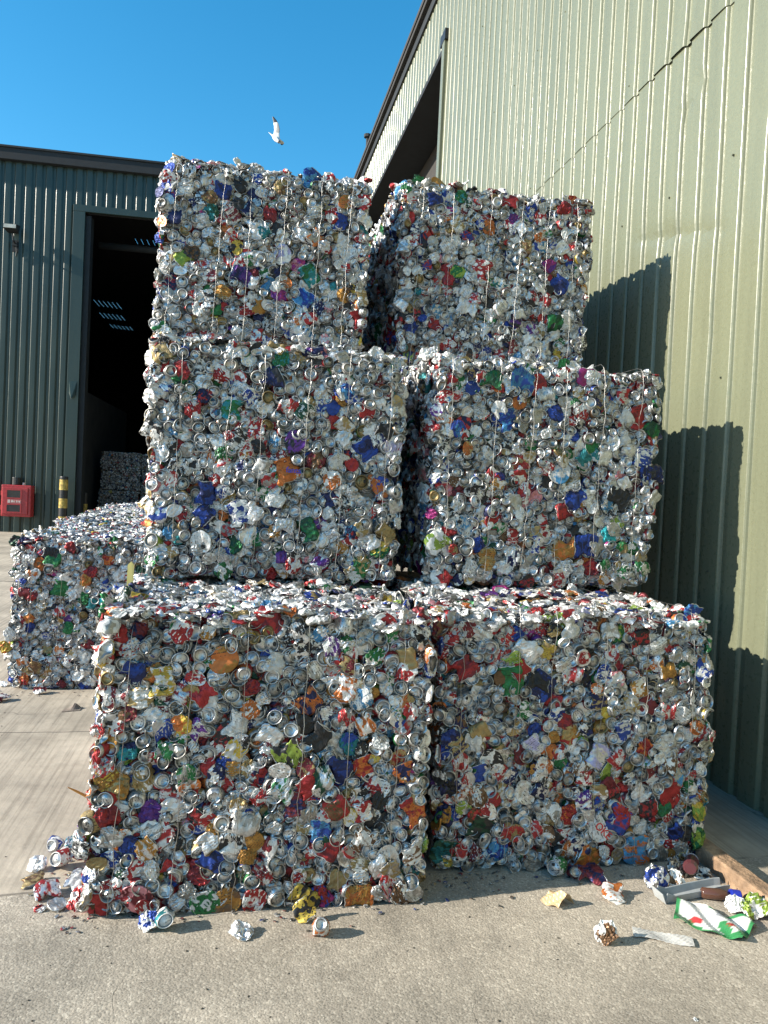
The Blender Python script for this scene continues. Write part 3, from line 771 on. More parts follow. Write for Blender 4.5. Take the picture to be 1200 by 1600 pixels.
# ------------------------------------------------------------------ the pale olive shed on the right (its wall runs along Y)
WX = 2.62
shed = tag(empty('metal_shed', (WX, 8, 0)), 'tall pale olive ribbed metal shed with a high doorway, sunlit behind the bales', 'shed')
rw = np.random.default_rng(5)
_ph = rw.uniform(0, 6, 40); _am = rw.normal(size=40)
def wall_wave(a, z):
    d = .0022 * math.sin(a * 3.1 + z * 1.3) + .0018 * math.sin(a * 7.3 - z * 2.1 + 1) + .0012 * math.sin(z * 5 + a * 1.7)
    for zc, dy in ((3.29 + (a - 4.82) * .24, 0),):
        if 3.85 < a < 4.95: d -= .010 * math.exp(-abs(z - zc) / .045) * math.sin((a - 3.85) / 1.1 * PI) ** .5
    for (yc, z_, r, h_) in ((4.36, 3.95, .05, .012), (4.22, 4.05, .05, .012), (4.5, 3.2, .09, .010), (4.05, 2.5, .12, .006), (3.6, 3.6, .1, .006)):
        d -= h_ * math.exp(-((a - yc) ** 2 + (z - z_) ** 2) / r ** 2)
    return d
def rp(a, d, z): return (-d, a - 8, z)          # outwards is -x; the shed's origin is at y = 8
def right_sheet(name, a0, a1, zs, offs):
    mb = MB(); v, f = sheet_mesh(profile(a0, a1, .205, 3.994, .131, .017, .020), zs, rp, offs)
    mb.add(v, f); return mb.build(name, M['olive'], shed)
fine = [0, .5, 1.0, 1.5, 1.9, 2.2, 2.5] + list(np.arange(2.7, 4.3, .045)) + [4.32, 4.45]
right_sheet('lower_cladding', -6, 10.5, fine, lambda a, z: wall_wave(a, z) - .002)
gap = lambda a: .0004 + .011 * math.exp(-((a - 4.45) / .36) ** 2)
right_sheet('upper_cladding', -6, 10.5, [4.346, 4.40, 4.5, 4.7, 5, 5.5, 6, 6.5, 7, 7.5, 8, 8.5, 8.86],
            lambda a, z: wall_wave(a, z) + .0025 + gap(a) * max(0, 1 - (z - 4.346) / .22) + .0012 * _am[int(a / .205) % 40] * max(0, 1 - (z - 4.346) / .3))
right_sheet('header_cladding', 10.5, 17.6, [7.76, 8.0, 8.3, 8.86], lambda a, z: .004)
right_sheet('end_cladding', 17.6, 21.7, [0, 2, 4, 6, 8.86], lambda a, z: .002)
mb = MB(); rs = np.random.default_rng(3)
for z_ in (1.15, 2.25, 3.45, 4.43, 5.7, 7.0, 8.3):
    k = -22
    while 3.994 + .0625 + k * .205 < 10.3:
        y_ = 3.994 + .0625 + k * .205; k += 3
        if y_ < -4 or rs.random() < .12: continue
        y_ += rs.normal() * .006; zz_ = z_ + rs.normal() * .01
        mb.box(-.009, .004, y_ - 8 - .0045, y_ - 8 + .0045, zz_ - .0045, zz_ + .0045)
tag(mb.build('fixing_screw', M['screw'], shed), kind='stuff')
mb = MB(); mb.box(-.10, .02, -14, 13.75, 8.88, 8.95); mb.box(-.12, -.06, -14, 13.75, 8.951, 9.03); mb.build('eave_gutter', M['brown_steel'], shed, .01)
mb = MB(); mb.box(-.035, .06, -14, 13.75, 8.72, 8.879); mb.build('dark_eave_trim', M['dark_trim'], shed)  # near-black strip close under the gutter
mb = MB(); mb.quad((-.1, -14, 9.08), (-.1, 13.75, 9.08), (14, 13.75, 11.4), (14, -14, 11.4)); mb.quad((-.1, -14, 9.02), (14, -14, 11.34), (14, 13.75, 11.34), (-.1, 13.75, 9.02))
mb.build('roof', M['olive'], shed)
mb = MB(); mb.box(-.045, .10, 2.40, 2.53, 0, 7.76); mb.build('door_jamb', M['olive'], shed, .006)
mb = MB(); mb.box(-.045, .10, 9.57, 9.70, 0, 7.76); mb.build('door_jamb', M['olive'], shed, .006)
mb = MB(); mb.box(-.02, .62, 2.53, 9.57, 7.68, 7.755); mb.build('door_lintel', M['dark_trim'], shed)
mb = MB(); mb.box(-.05, .02, 2.36, 2.62, 7.757, 7.90); mb.build('door_track_bracket', M['black'], shed)
mb = MB(); mb.box(.62, .80, 2.0, 9.9, 6.95, 7.67); mb.build('door_beam', M['brown_steel'], shed)
mb = MB(); mb.box(.86, 1.0, 2.0, 9.9, 7.15, 7.6); mb.build('door_beam', M['dark_trim'], shed)
mb = MB(); mb.box(1.6, 1.78, 2.0, 9.9, 7.02, 7.22); mb.build('door_rail', M['pale_steel'], shed)
# inside of the shed: far walls, floor side walls and ceiling, all near-black
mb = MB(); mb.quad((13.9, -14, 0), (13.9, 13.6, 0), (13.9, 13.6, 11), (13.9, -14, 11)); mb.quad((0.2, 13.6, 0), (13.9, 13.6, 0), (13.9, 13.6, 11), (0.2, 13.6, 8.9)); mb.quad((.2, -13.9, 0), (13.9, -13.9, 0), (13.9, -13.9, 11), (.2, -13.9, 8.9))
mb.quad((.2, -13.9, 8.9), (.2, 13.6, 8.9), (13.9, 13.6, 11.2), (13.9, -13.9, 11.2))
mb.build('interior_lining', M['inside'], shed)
mb = MB(); mb.tube([(.16, 10.40, 9.1), (.16, 10.40, 9.98)], .035, 8); mb.tube([(.16, 10.40, 9.98), (.16, 10.40, 10.05)], .09, 8)
mb.tube([(.28, 10.22, 9.1), (.28, 10.22, 9.75)], .03, 8); mb.build('roof_vent', M['dark_trim'], shed)

# ------------------------------------------------------------------ the dark green warehouse at the back (its front runs along X)
FY = 21.9
ware = tag(empty('warehouse', (-4, FY, 0), math.radians(-2.2)), 'dark green ribbed warehouse across the yard with an open black doorway', 'warehouse')
def lp(a, d, z): return (a + 4, -d, z)
def left_sheet(name, a0, a1, zs):
    mb = MB(); v, f = sheet_mesh(profile(a0, a1, .256, -5.975, .128, .044, .036, ((.24, .20), (.88, .93))), zs, lp, lambda a, z: .004 * math.sin(a * 2 + z * .9) + .003 * math.sin(z * 2.3 + a * 5))
    mb.add(v, f); return mb.build(name, M['green'], ware)
zz = [0, .6, 1.2, 1.8, 2.4, 3, 3.6, 4.2, 4.8, 5.4, 6, 6.6, 7.2, 7.8, 8.4, 9, 9.75]
left_sheet('side_cladding', -24, -4.505, zz)
left_sheet('header_cladding', -4.505, 1.3, [8.80, 9.1, 9.5, 9.75])
left_sheet('side_cladding', 1.3, 1.8, zz)
mb = MB(); mb.box(-20, 5.8, -.14, .05, 9.752, 10.05); mb.box(-20, 5.8, -.17, .3, 10.051, 10.11); mb.build('eave_gutter', M['dark_trim'], ware, .01)
mb = MB(); mb.box(-.503, -.20, -.032, .06, 0, 8.62); mb.build('door_jamb', M['green'], ware, .006)
mb = MB(); mb.box(5.0, 5.3, -.032, .06, 0, 8.62); mb.build('door_jamb', M['green'], ware, .006)
mb = MB(); mb.box(-.503, 5.3, -.032, .06, 8.622, 8.80); mb.build('door_header', M['green'], ware, .006)
mb = MB(); mb.box(-.20, -.06, .065, .4, 0, 8.55); mb.build('door_guide', M['dark_trim'], ware)
mb = MB(); mb.tube([(-.1, 1.3, 8.15), (5.1, 1.3, 8.15)], .10, 12); mb.build('door_roller', M['dark_trim'], ware, smooth=True)
# torn flashing beside the doorway
mb = MB(); mb.add([(-.46, -.034, 4.10), (-.24, -.034, 4.10), (-.28, -.10, 3.72), (-.36, -.15, 3.62), (-.44, -.05, 3.80), (-.45, -.036, 4.10), (-.25, -.036, 4.10), (-.285, -.108, 3.725), (-.36, -.158, 3.63), (-.435, -.058, 3.80)],
                  [(0, 1, 2, 3, 4), (9, 8, 7, 6, 5)]); mb.build('torn_flashing', M['green'], ware)
# inside: walls and roof with slots of daylight through corrugated roof lights
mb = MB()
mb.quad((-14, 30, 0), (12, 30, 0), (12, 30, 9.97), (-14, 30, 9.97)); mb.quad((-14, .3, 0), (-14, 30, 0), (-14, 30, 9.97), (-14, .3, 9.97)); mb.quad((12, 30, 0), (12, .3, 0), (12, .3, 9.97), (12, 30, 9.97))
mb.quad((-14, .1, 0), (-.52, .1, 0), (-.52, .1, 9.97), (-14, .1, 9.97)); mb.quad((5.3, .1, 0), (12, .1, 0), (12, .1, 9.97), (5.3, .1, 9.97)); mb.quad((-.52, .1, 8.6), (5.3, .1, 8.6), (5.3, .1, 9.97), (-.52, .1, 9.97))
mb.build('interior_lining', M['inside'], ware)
mb = MB()
slots = []
for (x0, y0, n, dy, ln) in ((-7.52, 38.4, 6, .05, 1.3), (-7.83, 41.2, 6, .05, 1.3), (-7.86, 44.0, 6, .05, 1.1), (-4.01, 28.3, 4, 0, .6), (-3.99, 29.5, 4, 0, .35)):
    for i in range(n): slots.append((x0 + i * .2, x0 + i * .2 + .009, y0 + dy * i, y0 + dy * i + ln))
ys = sorted({FY + .1, FY + 30} | {round(s[2], 3) for s in slots} | {round(s[3], 3) for s in slots})
for a, b in zip(ys[:-1], ys[1:]):
    cuts = sorted([(s[0], s[1]) for s in slots if round(s[2], 3) <= a and round(s[3], 3) >= b])
    x = -18.0
    for c0, c1 in cuts + [(8.0, 8.0)]:
        mb.quad((x + 4, a - FY, 9.97), (c0 + 4, a - FY, 9.97), (c0 + 4, b - FY, 9.97), (x + 4, b - FY, 9.97)); x = c1
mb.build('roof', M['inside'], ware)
mb = MB(); mb.box(-.9, -.5, 1.0, 9, 0, 4.1); mb.build('push_wall', M['concrete_dark'], ware, .02)

# floodlight on the warehouse front
fl = tag(empty('floodlight', (-5.95, FY + .075, 7.9), math.radians(-2.2)), 'small floodlight on a bracket high on the dark green warehouse front', 'floodlight')
mb = MB(); mb.add([(-.17, -.42, .10), (.17, -.42, .10), (.17, -.10, .16), (-.17, -.10, .16), (-.17, -.40, -.02), (.17, -.40, -.02), (.13, -.12, -.06), (-.13, -.12, -.06)],
                  [(0, 1, 2, 3), (4, 7, 6, 5), (0, 4, 5, 1), (1, 5, 6, 2), (2, 6, 7, 3), (3, 7, 4, 0)]); mb.build('lamp_housing', M['dark_trim'], fl, .012)
mb = MB(); mb.box(-.15, .15, -.432, -.423, -.005, .088); mb.build('lamp_lens', M['lamp_glass'], fl)
mb = MB(); mb.tube([(0, -.2, -.07), (.03, -.2, -.25), (.03, -.02, -.32)], .022); mb.box(-.05, .11, -.03, .0, -.5, -.2); mb.box(-.03, .09, -.09, -.031, -.36, -.24); mb.build('lamp_bracket', M['dark_trim'], fl)
mb = MB(); mb.tube([(.06, -.06, -.36), (.07, -.05, -.5), (.05, -.04, -.62)], .014); mb.build('cable', M['black'], fl)

# red cabinet
fb = tag(empty('fire_cabinet', (-5.59, FY + .02, 0), math.radians(-2.2)), 'red cabinet with two dark windows fixed to the green wall', 'cabinet')
mb = MB(); mb.box(-.37, .37, -.30, 0, .43, 1.26); mb.build('cabinet_body', M['red_box'], fb, .02)
mb = MB(); mb.box(-.33, .30, -.335, -.302, .49, 1.20); mb.build('cabinet_door', M['red_box'], fb, .012)
for z0_, z1_ in ((.93, 1.12), (.56, .74)):
    f_ = MB(); f_.box(-.24, .15, -.350, -.337, z0_ - .03, z0_); f_.box(-.24, .15, -.350, -.337, z1_, z1_ + .03); f_.box(-.24, -.21, -.350, -.337, z0_ + .0005, z1_ - .0005); f_.box(.12, .15, -.350, -.337, z0_ + .0005, z1_ - .0005)
    fo = f_.build('window_frame', M['red_box'], fb)
    p_ = MB(); p_.box(-.209, .119, -.343, -.338, z0_ + .001, z1_ - .001); p_.build('window_pane', M['glass'], fo)
mb = MB(); mb.box(-.20, .14, -.345, -.337, .775, .885); so = mb.build('sign_plate', M['sign_red'], fb)
mb = MB(); mb.box(-.19, -.13, -.349, -.346, .79, .87)
for i, (wd, hh) in enumerate(((.05, .06), (.03, .045), (.04, .05), (.045, .045))): mb.box(-.105 + i * .06, -.105 + i * .06 + wd, -.349, -.346, .805, .805 + hh)
mb.build('sign_mark', M['cream'], so)
mb = MB(); mb.box(-.40, -.372, -.25, -.12, .60, .72); mb.box(-.40, -.372, -.25, -.12, .98, 1.10); mb.build('hinge', M['red_box'], fb)
mb = MB(); mb.tube([(-.04, -.14, 1.262), (-.04, -.14, 1.46)], .115, 14); mb.build('pipe_stub', M['black'], fb, .008)
mb = MB(); mb.tube([(.15, -.2, 1.262), (.16, -.2, 1.33)], .035, 8); mb.build('valve_knob', M['cream'], fb)

# striped bollards by the doorway
def bollard(label, x, y, h_, r):
    b = tag(empty('bollard', (x, y, 0)), label, 'bollard', 'bollards at the warehouse door')
    edges = [0, .30, .50, .72, .97, 1.19, 1.46, h_] if h_ > 1.4 else [0, .3, .55, .8, h_]
    for i, (a, c) in enumerate(zip(edges[:-1], edges[1:])):
        k = (len(edges) - 2 - i) % 2
        m = MB()
        if i == len(edges) - 2: m.tube([(0, 0, a), (0, 0, c - .03), (0, 0, c - .008), (0, 0, c)], [r, r, r * .9, r * .6], 18)
        else: m.tube([(0, 0, a), (0, 0, c)], r, 18)
        m.build('black_band' if k == 0 else 'yellow_band', M['black'] if k == 0 else M['yellow'], b, smooth=False)
    return b
bollard('black and yellow banded bollard standing before the warehouse door jamb', -4.36, 21.25, 1.55, .105)
bollard('slim yellow bollard half hidden just inside the dark warehouse doorway', -4.12, 22.9, 1.12, .07)

# kerb along the olive shed
mb = MB(); mb.add([(2.00, -5, 0), (2.09, -5, 0), (2.09, 10.4, 0), (2.00, 10.4, 0), (2.005, -5, .068), (2.08, -5, .068), (2.08, 10.4, .068), (2.005, 10.4, .068)],
                  [(0, 1, 5, 4), (1, 2, 6, 5), (2, 3, 7, 6), (3, 0, 4, 7), (4, 5, 6, 7)])
tag(mb.build('kerb', M['rust'], None, .006), kind='structure')

# chips of stone and scraps of can metal lying about the yard
GR = np.random.default_rng(51)
vs, fs = [], []
for _ in range(420):
    x, y = GR.uniform(-1.6, 2.0), GR.uniform(1.2, 2.75) if GR.random() < .75 else GR.uniform(2.7, 5.5)
    if y > 2.72 and x > -.52: continue
    v_, f_ = ICO[1]; s_ = GR.uniform(.0012, .0032) * (1.8 if GR.random() < .06 else 1)
    o_ = len(vs) * 42
    vs.append(v_ * np.array((s_ * GR.uniform(.8, 2.0), s_, s_ * .6)) @ frame((0, 0, 1), GR.uniform(0, 6)).T + np.array((x, y, s_ * .4))); fs.append(f_ + o_)
tag(obj('grit', mesh_np('grit', np.concatenate(vs), np.concatenate(fs)), M['grit']), kind='stuff')
sp_ = []
for _ in range(230):
    u = GR.random()
    if u < .45: x, y = GR.uniform(-.5, .76), 2.74 - abs(GR.normal()) * .06
    elif u < .75: x, y = GR.uniform(.76, 2.0), 2.90 - abs(GR.normal()) * .09
    elif u < .9: x, y = -.46 - abs(GR.normal()) * .10, GR.uniform(2.7, 3.4)
    else: x, y = GR.uniform(-1.6, -.6), 5.74 - abs(GR.normal()) * .15
    a_ = ['silver', 'white', 'dull', 'red', 'blue', 'gold', 'black', 'brown'][GR.integers(8)]
    sp_.append(piece('foil_far', (x, y, .004), (GR.normal() * .2, GR.normal() * .2, 1), GR.uniform(0, 6), GR.uniform(.10, .30), ink(a_, .8), ink('dull'), rng=GR, thin=.5))
tag(obj('can_scraps', pieces_mesh('can_scraps', sp_), M['can']), kind='stuff')
def rel(pts, z0): return [(x, z - z0) for x, z in pts]
bale('can_bale', 'bottom left bale at the front of the stack, loose cans spilling at its corner', .16, 2.705, 0, 1.05, 1.9,
     [(-.418, 1.04), (-.421, .84), (-.426, .62), (-.444, .42), (-.455, .29), (-.44, .06)], [(.723, 1.05), (.743, .84), (.745, .6), (.749, .36), (.743, 0)],
     SPECIAL['BL'], 1, 1.25, 1.15, 100, 'ftlr', lean=.043, warm=2.1)
bale('can_bale', 'bottom right bale at the front, standing beside the rusty kerb and olive shed', 1.42, 2.895, 0, 1.045, 1.9,
     [(.825, 1.03), (.84, 0)], [(2.005, 1.05), (2.035, .72), (2.04, .53), (2.025, .25), (1.99, 0)], SPECIAL['BR'], 2, 1.2, 1.05, 100, 'ftlr', lean=.033, warm=2.0)
bale('can_bale', 'middle left bale of mostly silver cans, halfway up the taller left stack', .2, 3.6, 1.07, 1.09, 1.9,
     rel([(-.397, 2.1), (-.394, 1.8), (-.386, 1.51), (-.364, 1.09)], 1.07), rel([(.768, 2.18), (.788, 1.94), (.780, 1.57), (.772, 1.09)], 1.07), SPECIAL['ML'], 3, .75, .8, 100, 'ftlr')
bale('can_bale', 'middle right bale halfway up the right stack, shading the lower shed wall', 1.5, 3.6, 1.07, 1.115, 1.9,
     rel([(.925, 2.13), (.945, 1.09)], 1.07), rel([(2.108, 2.2), (2.128, 1.99), (2.129, 1.73), (2.115, 1.37), (2.074, 1.1)], 1.07), SPECIAL['MR'], 4, .78, .8, 100, 'ftlr')
bale('can_bale', 'topmost bale of the left stack, its ragged top against the blue sky', .13, 4.35, 2.16, 1.105, 1.9,
     rel([(-.432, 3.24), (-.469, 3.06), (-.449, 2.72), (-.464, 2.52), (-.472, 2.29)], 2.16), rel([(.675, 3.26), (.695, 2.92), (.692, 2.66), (.684, 2.37)], 2.16), SPECIAL['TL'], 5, .65, 1.2, 100, 'ftlr', top_bumps=1)
bale('can_bale', 'topmost bale of the right stack, in front of the sunlit olive wall', 1.47, 4.4, 2.185, 1.145, 1.9,
     rel([(.885, 3.26), (.892, 2.88), (.906, 2.36)], 2.185), rel([(2.063, 3.35), (2.066, 3.08), (2.065, 2.73), (2.062, 2.41)], 2.185), SPECIAL['TR'], 6, .65, 1.2, 100, 'ftlr', top_bumps=1)
bale('can_bale', 'low bale on the ground at left, nearest of the row running back to the warehouse', -.94, 5.75, 0, 1.06, 1.9,
     [(-1.505, 1.05), (-1.493, .8), (-1.511, .35), (-1.488, .03)], [(-.38, 1.05), (-.36, 0)], SPECIAL['BK'], 7, .55, 1.9, 100, 'ftl')
for i, (y, xl, h_, lab) in enumerate(((7.72, -1.66, 1.08, 'second low bale of the ground row, just behind the nearest low bale'),
                                      (9.68, -1.80, 1.09, 'third low bale of the ground row running back along the yard'),
                                      (11.65, -1.92, 1.10, 'fourth low bale of the ground row, only its top showing'),
                                      (13.6, -1.75, 1.10, 'farthest low bale of the ground row, its top edge against the dark doorway'))):
    bale('can_bale', lab, -1.0, y, 0, h_, 1.9, [(xl, 1), (xl, 0)], [(-.4, 1), (-.4, 0)], '', 20 + i, .7, 1.9, 0, 'tl', wires=4)
k = 0
for x, z, lab in ((-3.55, 0, 'dim bale inside the dark warehouse, lower left of four'), (-2.3, 0, 'dim bale inside the dark warehouse, lower right of four'),
                  (-3.5, 1.2, 'dim bale inside the dark warehouse, upper left of four'), (-2.28, 1.2, 'dim bale inside the dark warehouse, upper right of four')):
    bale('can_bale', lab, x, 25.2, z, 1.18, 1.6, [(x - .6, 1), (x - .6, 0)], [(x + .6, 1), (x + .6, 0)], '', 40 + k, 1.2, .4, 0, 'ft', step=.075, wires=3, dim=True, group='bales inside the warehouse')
    k += 1

# ------------------------------------------------------------------ loose cans and litter on the ground
LR = np.random.default_rng(77)
def loose(label, kind, pos, nrm, spin, s, a, b, name='loose_can', cat='can', group='loose cans on the ground', bare_='silver', var=None):
    q = piece(kind, pos, nrm, spin, s, ink(a), ink(b), bare_, 1.0, rng=LR if var is None else np.random.default_rng(var), thin=.8 if kind in ('foil', 'side') else 1)
    zmin = q.v[:, 2].min()
    p = (pos[0], pos[1], pos[2] - zmin)
    return tag(piece_object(q, None, p, name), label, cat, group)
LC = [
    ('white can end facing out, farthest left of the spilled cans', 'base', (-.655, 3.20, .0), (-.3, -1, .35), .4, .9, 'blue', 'white', 'white'),
    ('pale silver and teal crushed can just right of the leftmost white can end', 'side', (-.565, 3.22, .02), (.1, -.5, 1), 1.4, .9, 'silver', 'teal', 'silver'),
    ('white and red can lying with its open end toward the yard, left of the spill', 'lid', (-.61, 3.07, .0), (-.55, -1, .3), 2.0, .95, 'white', 'red', 'silver'),
    ('red topped crumpled white can in the middle of the spilled cans', 'foil', (-.53, 3.12, .03), (0, -.4, 1), .3, 1.1, 'white', 'red', 'silver'),
    ('silver can end facing the yard in the middle of the spilled cans', 'lid', (-.50, 3.02, .05), (-.2, -1, .5), .9, .9, 'silver', 'navy', 'silver'),
    ('flattened white and silver can at the near left edge of the spill', 'side', (-.50, 2.93, .0), (.2, -.6, 1), .8, .95, 'white', 'silver', 'silver'),
    ('tan flattened can leaning on the corner of the front bale', 'side', (-.435, 2.90, .0), (-.2, -1, .6), .2, 1.15, 'amber', 'brown', 'dull'),
    ('red and white crushed can at the near corner of the front bale', 'foil', (-.47, 2.80, .0), (.1, -.7, .8), 1.2, 1.15, 'red', 'white', 'silver'),
    ('pink and grey can end beside the red crushed can at the bale corner', 'base', (-.455, 2.735, .0), (-.4, -1, .5), 0, .85, 'pink', 'dull', 'tin'),
    ('pale blue and white flattened can between the red can and the round rusty disc', 'side', (-.385, 2.775, .0), (.1, -.8, .8), 1.3, .9, 'white', 'sky', 'silver'),
    ('orange and white crumpled can on top of the spilled cans', 'foil', (-.49, 2.98, .10), (0, -1, .5), .5, 1.0, 'orange', 'white', 'silver'),
    ('blue and silver crumpled can in the spill against the bale side', 'foil', (-.46, 3.05, .10), (-.3, -.8, .6), .5, 1.1, 'silver', 'blue', 'silver'),
    ('flattened red can lying flat in front of the spill, away from the bale', 'side', (-.60, 2.90, .0), (.1, -.3, 1), .3, .95, 'red', 'silver', 'silver'),
    ('flattened brown and gold can at the outer edge of the spill', 'side', (-.665, 2.98, .0), (-.1, -.2, 1), 1.9, .9, 'gold', 'brown', 'dull'),
    ('crumpled white can in the second row of the spill, below the leftmost can end', 'foil', (-.68, 3.09, .0), (-.1, -.5, 1), .8, 1.0, 'white', 'silver', 'silver'),
    ('purple crumpled can half hidden at the back of the spill', 'foil', (-.555, 3.42, .0), (-.1, -.4, 1), .8, 1.1, 'purple', 'silver', 'silver'),
    ('dull stamped can lid lying flat beside the bale corner', 'sheet', (-.545, 2.80, .0), (.1, -.25, 1), .8, .85, 'dull', 'tin', 'silver'),
    ('torn red and white can piece on the concrete left of the bale corner', 'foil', (-.60, 2.79, .0), (.1, -.25, 1), 1.8, .55, 'white', 'red', 'silver'),
    ('grey crushed can at the back of the spill near the bale side', 'foil', (-.53, 3.30, .0), (-.3, -.3, 1), .5, 1.1, 'dull', 'white', 'silver'),
    ('round white can end with teal print standing on the concrete before the front bale', 'lid', (-.165, 2.60, .0), (.15, -1, .28), .3, 1.05, 'white', 'teal', 'white'),
    ('blue and white crushed can touching the round white can end', 'foil', (-.225, 2.63, .0), (-.3, -.8, .5), 1.1, .95, 'white', 'blue', 'silver'),
    ('small crumpled ball of silver foil lying before the front bale', 'foil', (.085, 2.57, .0), (.1, -.3, 1), .2, 1.15, 'silver', 'white', 'silver'),
    ('orange and white can lying apart before the front bale with its end up', 'base', (.345, 2.515, .0), (-.1, -.75, .75), .2, .85, 'orange', 'white', 'silver'),
    ('yellow and black can leaning out from the foot of the front bale', 'side', (.295, 2.63, .0), (-.1, -1, .45), .55, .78, 'yellow', 'black', 'silver'),
    ('crumpled white can on the concrete by the low bale at left', 'foil', (-1.265, 5.64, .0), (0, -.3, 1), .4, 1.2, 'white', 'maroon', 'silver'),
    ('reddish flattened can at the left edge of the picture by the low bale', 'side', (-1.47, 5.46, .0), (0, -.2, 1), .9, 1.0, 'maroon', 'white', 'silver'),
    ('silver can on the ground just left of the low bale corner', 'foil', (-1.56, 5.85, .0), (0, -.2, 1), .9, 1.1, 'silver', 'white', 'silver'),
    ('green can on its side, round end showing, at the foot of the right bale', 'lid', (1.31, 2.825, .0), (-.75, -.75, .12), .3, 1.0, 'green', 'white', 'silver'),
    ('blue and red flattened can in the shade at the foot of the right bale', 'side', (1.455, 2.80, .0), (0, -.5, 1), 1.35, 1.1, 'navy', 'maroon', 'silver'),
    ('dark can end beside the blue flattened can in the shade', 'base', (1.39, 2.79, .0), (-.2, -1, .3), 0, .8, 'maroon', 'navy', 'tin'),
    ('white and orange crushed can on the edge of the shadow', 'side', (1.475, 2.655, .0), (0, -.35, 1), 1.25, .95, 'white', 'orange', 'white'),
    ('silver and blue crumpled can left of the grey plastic tray', 'foil', (1.685, 2.70, .0), (-.1, -.8, .5), .6, 1.35, 'silver', 'blue', 'silver'),
    ('white cup like can with a dark stain behind the grey plastic tray', 'foil', (1.765, 2.70, .0), (-.2, -.8, .6), 1.4, 1.1, 'white', 'brown', 'white'),
    ('white and brown crumpled can alone on the sunlit concrete at lower right', 'foil', (1.305, 2.38, .0), (-.4, -.8, .45), 1.2, 1.12, 'white', 'brown', 'silver'),
    ('black and white flattened can near the kerb behind the grey plastic tray', 'side', (1.925, 2.745, .0), (0, -.4, 1), 1.2, .9, 'black', 'white', 'white'),
    ('silver crushed can in the shade by the right bale corner', 'foil', (1.84, 2.80, .0), (0, -.6, 1), .2, 1.2, 'dull', 'black', 'silver'),
]
for i, (lab, kind, pos, nrm, spin, s, a, b, br) in enumerate(LC): loose(lab, kind, pos, nrm, spin, s * 1.06, a, b, bare_=br, var=300 + i)
# bits resting on the bales
loose('white crumpled packet on the top right corner of the bottom right bale', 'foil', (1.90, 3.16, 1.035), (0, -.3, 1), .4, .95, 'white', 'white', 'loose_packet', 'packet', None, var=351)
loose('small white carton standing on the bottom right bale before the middle bale', 'foil', (1.655, 3.53, 1.05), (0, -1, .1), .1, .75, 'white', 'silver', 'loose_packet', 'packet', None, var=352)
loose('white crumpled foil hanging at the top corner between the two middle bales', 'foil', (.90, 3.66, 2.15), (-.4, -.6, .8), 1.2, 1.5, 'white', 'silver', 'loose_foil', 'foil', None, var=353)
mb = MB(); mb.add([(-.425, 3.35, 1.06), (-.40, 3.35, 1.06), (-.398, 3.352, 1.15), (-.41, 3.352, 1.165), (-.424, 3.352, 1.15), (-.425, 3.358, 1.06), (-.40, 3.358, 1.06), (-.398, 3.36, 1.15), (-.41, 3.36, 1.165), (-.424, 3.36, 1.15)],
                  [(0, 1, 2, 3, 4), (9, 8, 7, 6, 5), (0, 5, 6, 1), (1, 6, 7, 2), (2, 7, 8, 3), (3, 8, 9, 4), (4, 9, 5, 0)])
tag(mb.build('plastic_strip', M['pale_yellow']), 'pale yellow plastic strip standing on the back edge of the bottom left bale', 'strip')
mb = MB(); mb.tube([(-.40, 2.74, .41), (-.45, 2.735, .418), (-.485, 2.73, .44), (-.51, 2.725, .455)], [.005, .005, .004, .0015], 6)
tag(mb.build('orange_strip', M['orange_strip']), 'thin orange strip sticking out from the left side of the front bale', 'strip')

def soft_sheet(nx, ny, w_, d_, shape, thick=.002):
    """closed thin sheet; shape(u, v) -> dx, dy, dz in metres"""
    top, uv = [], []
    for j in range(ny + 1):
        for i in range(nx + 1):
            u, v = i / nx, j / ny
            dx, dy, dz = shape(u, v)
            top.append(((u - .5) * w_ + dx, (v - .5) * d_ + dy, dz + thick)); uv.append((u, v))
    N = len(top); vs = np.array(top + [(x, y, z - thick) for x, y, z in top]); uv = np.array(uv + uv)
    f = []
    q = lambda i, j: j * (nx + 1) + i
    def two(a, b, c, d): f.extend([(a, b, c), (a, c, d)])
    for j in range(ny):
        for i in range(nx):
            a, b, c, d = q(i, j), q(i + 1, j), q(i + 1, j + 1), q(i, j + 1)
            two(a, b, c, d); two(N + d, N + c, N + b, N + a)
    for i in range(nx): two(q(i, 0) + N, q(i + 1, 0) + N, q(i + 1, 0), q(i, 0)); two(q(i, ny), q(i + 1, ny), q(i + 1, ny) + N, q(i, ny) + N)
    for j in range(ny): two(q(0, j), q(0, j + 1), q(0, j + 1) + N, q(0, j) + N); two(q(nx, j) + N, q(nx, j + 1) + N, q(nx, j + 1), q(nx, j))
    return vs, np.array(f), uv
def coloured(name, vs, f, cols, loc, rz, label, cat, mat=None):
    cols = np.asarray(cols, np.float32)
    vs = vs.copy(); vs[:, 2] -= vs[:, 2].min() - .001
    me = mesh_np(name, vs, f, None, dict(ink=('FLOAT_COLOR', cols), second_ink=('FLOAT_COLOR', cols), print=('FLOAT_VECTOR', vs / .03)))
    o = obj(name, me, mat or M['can'], None, loc); o.rotation_euler = (0, 0, rz)
    return tag(o, label, cat)

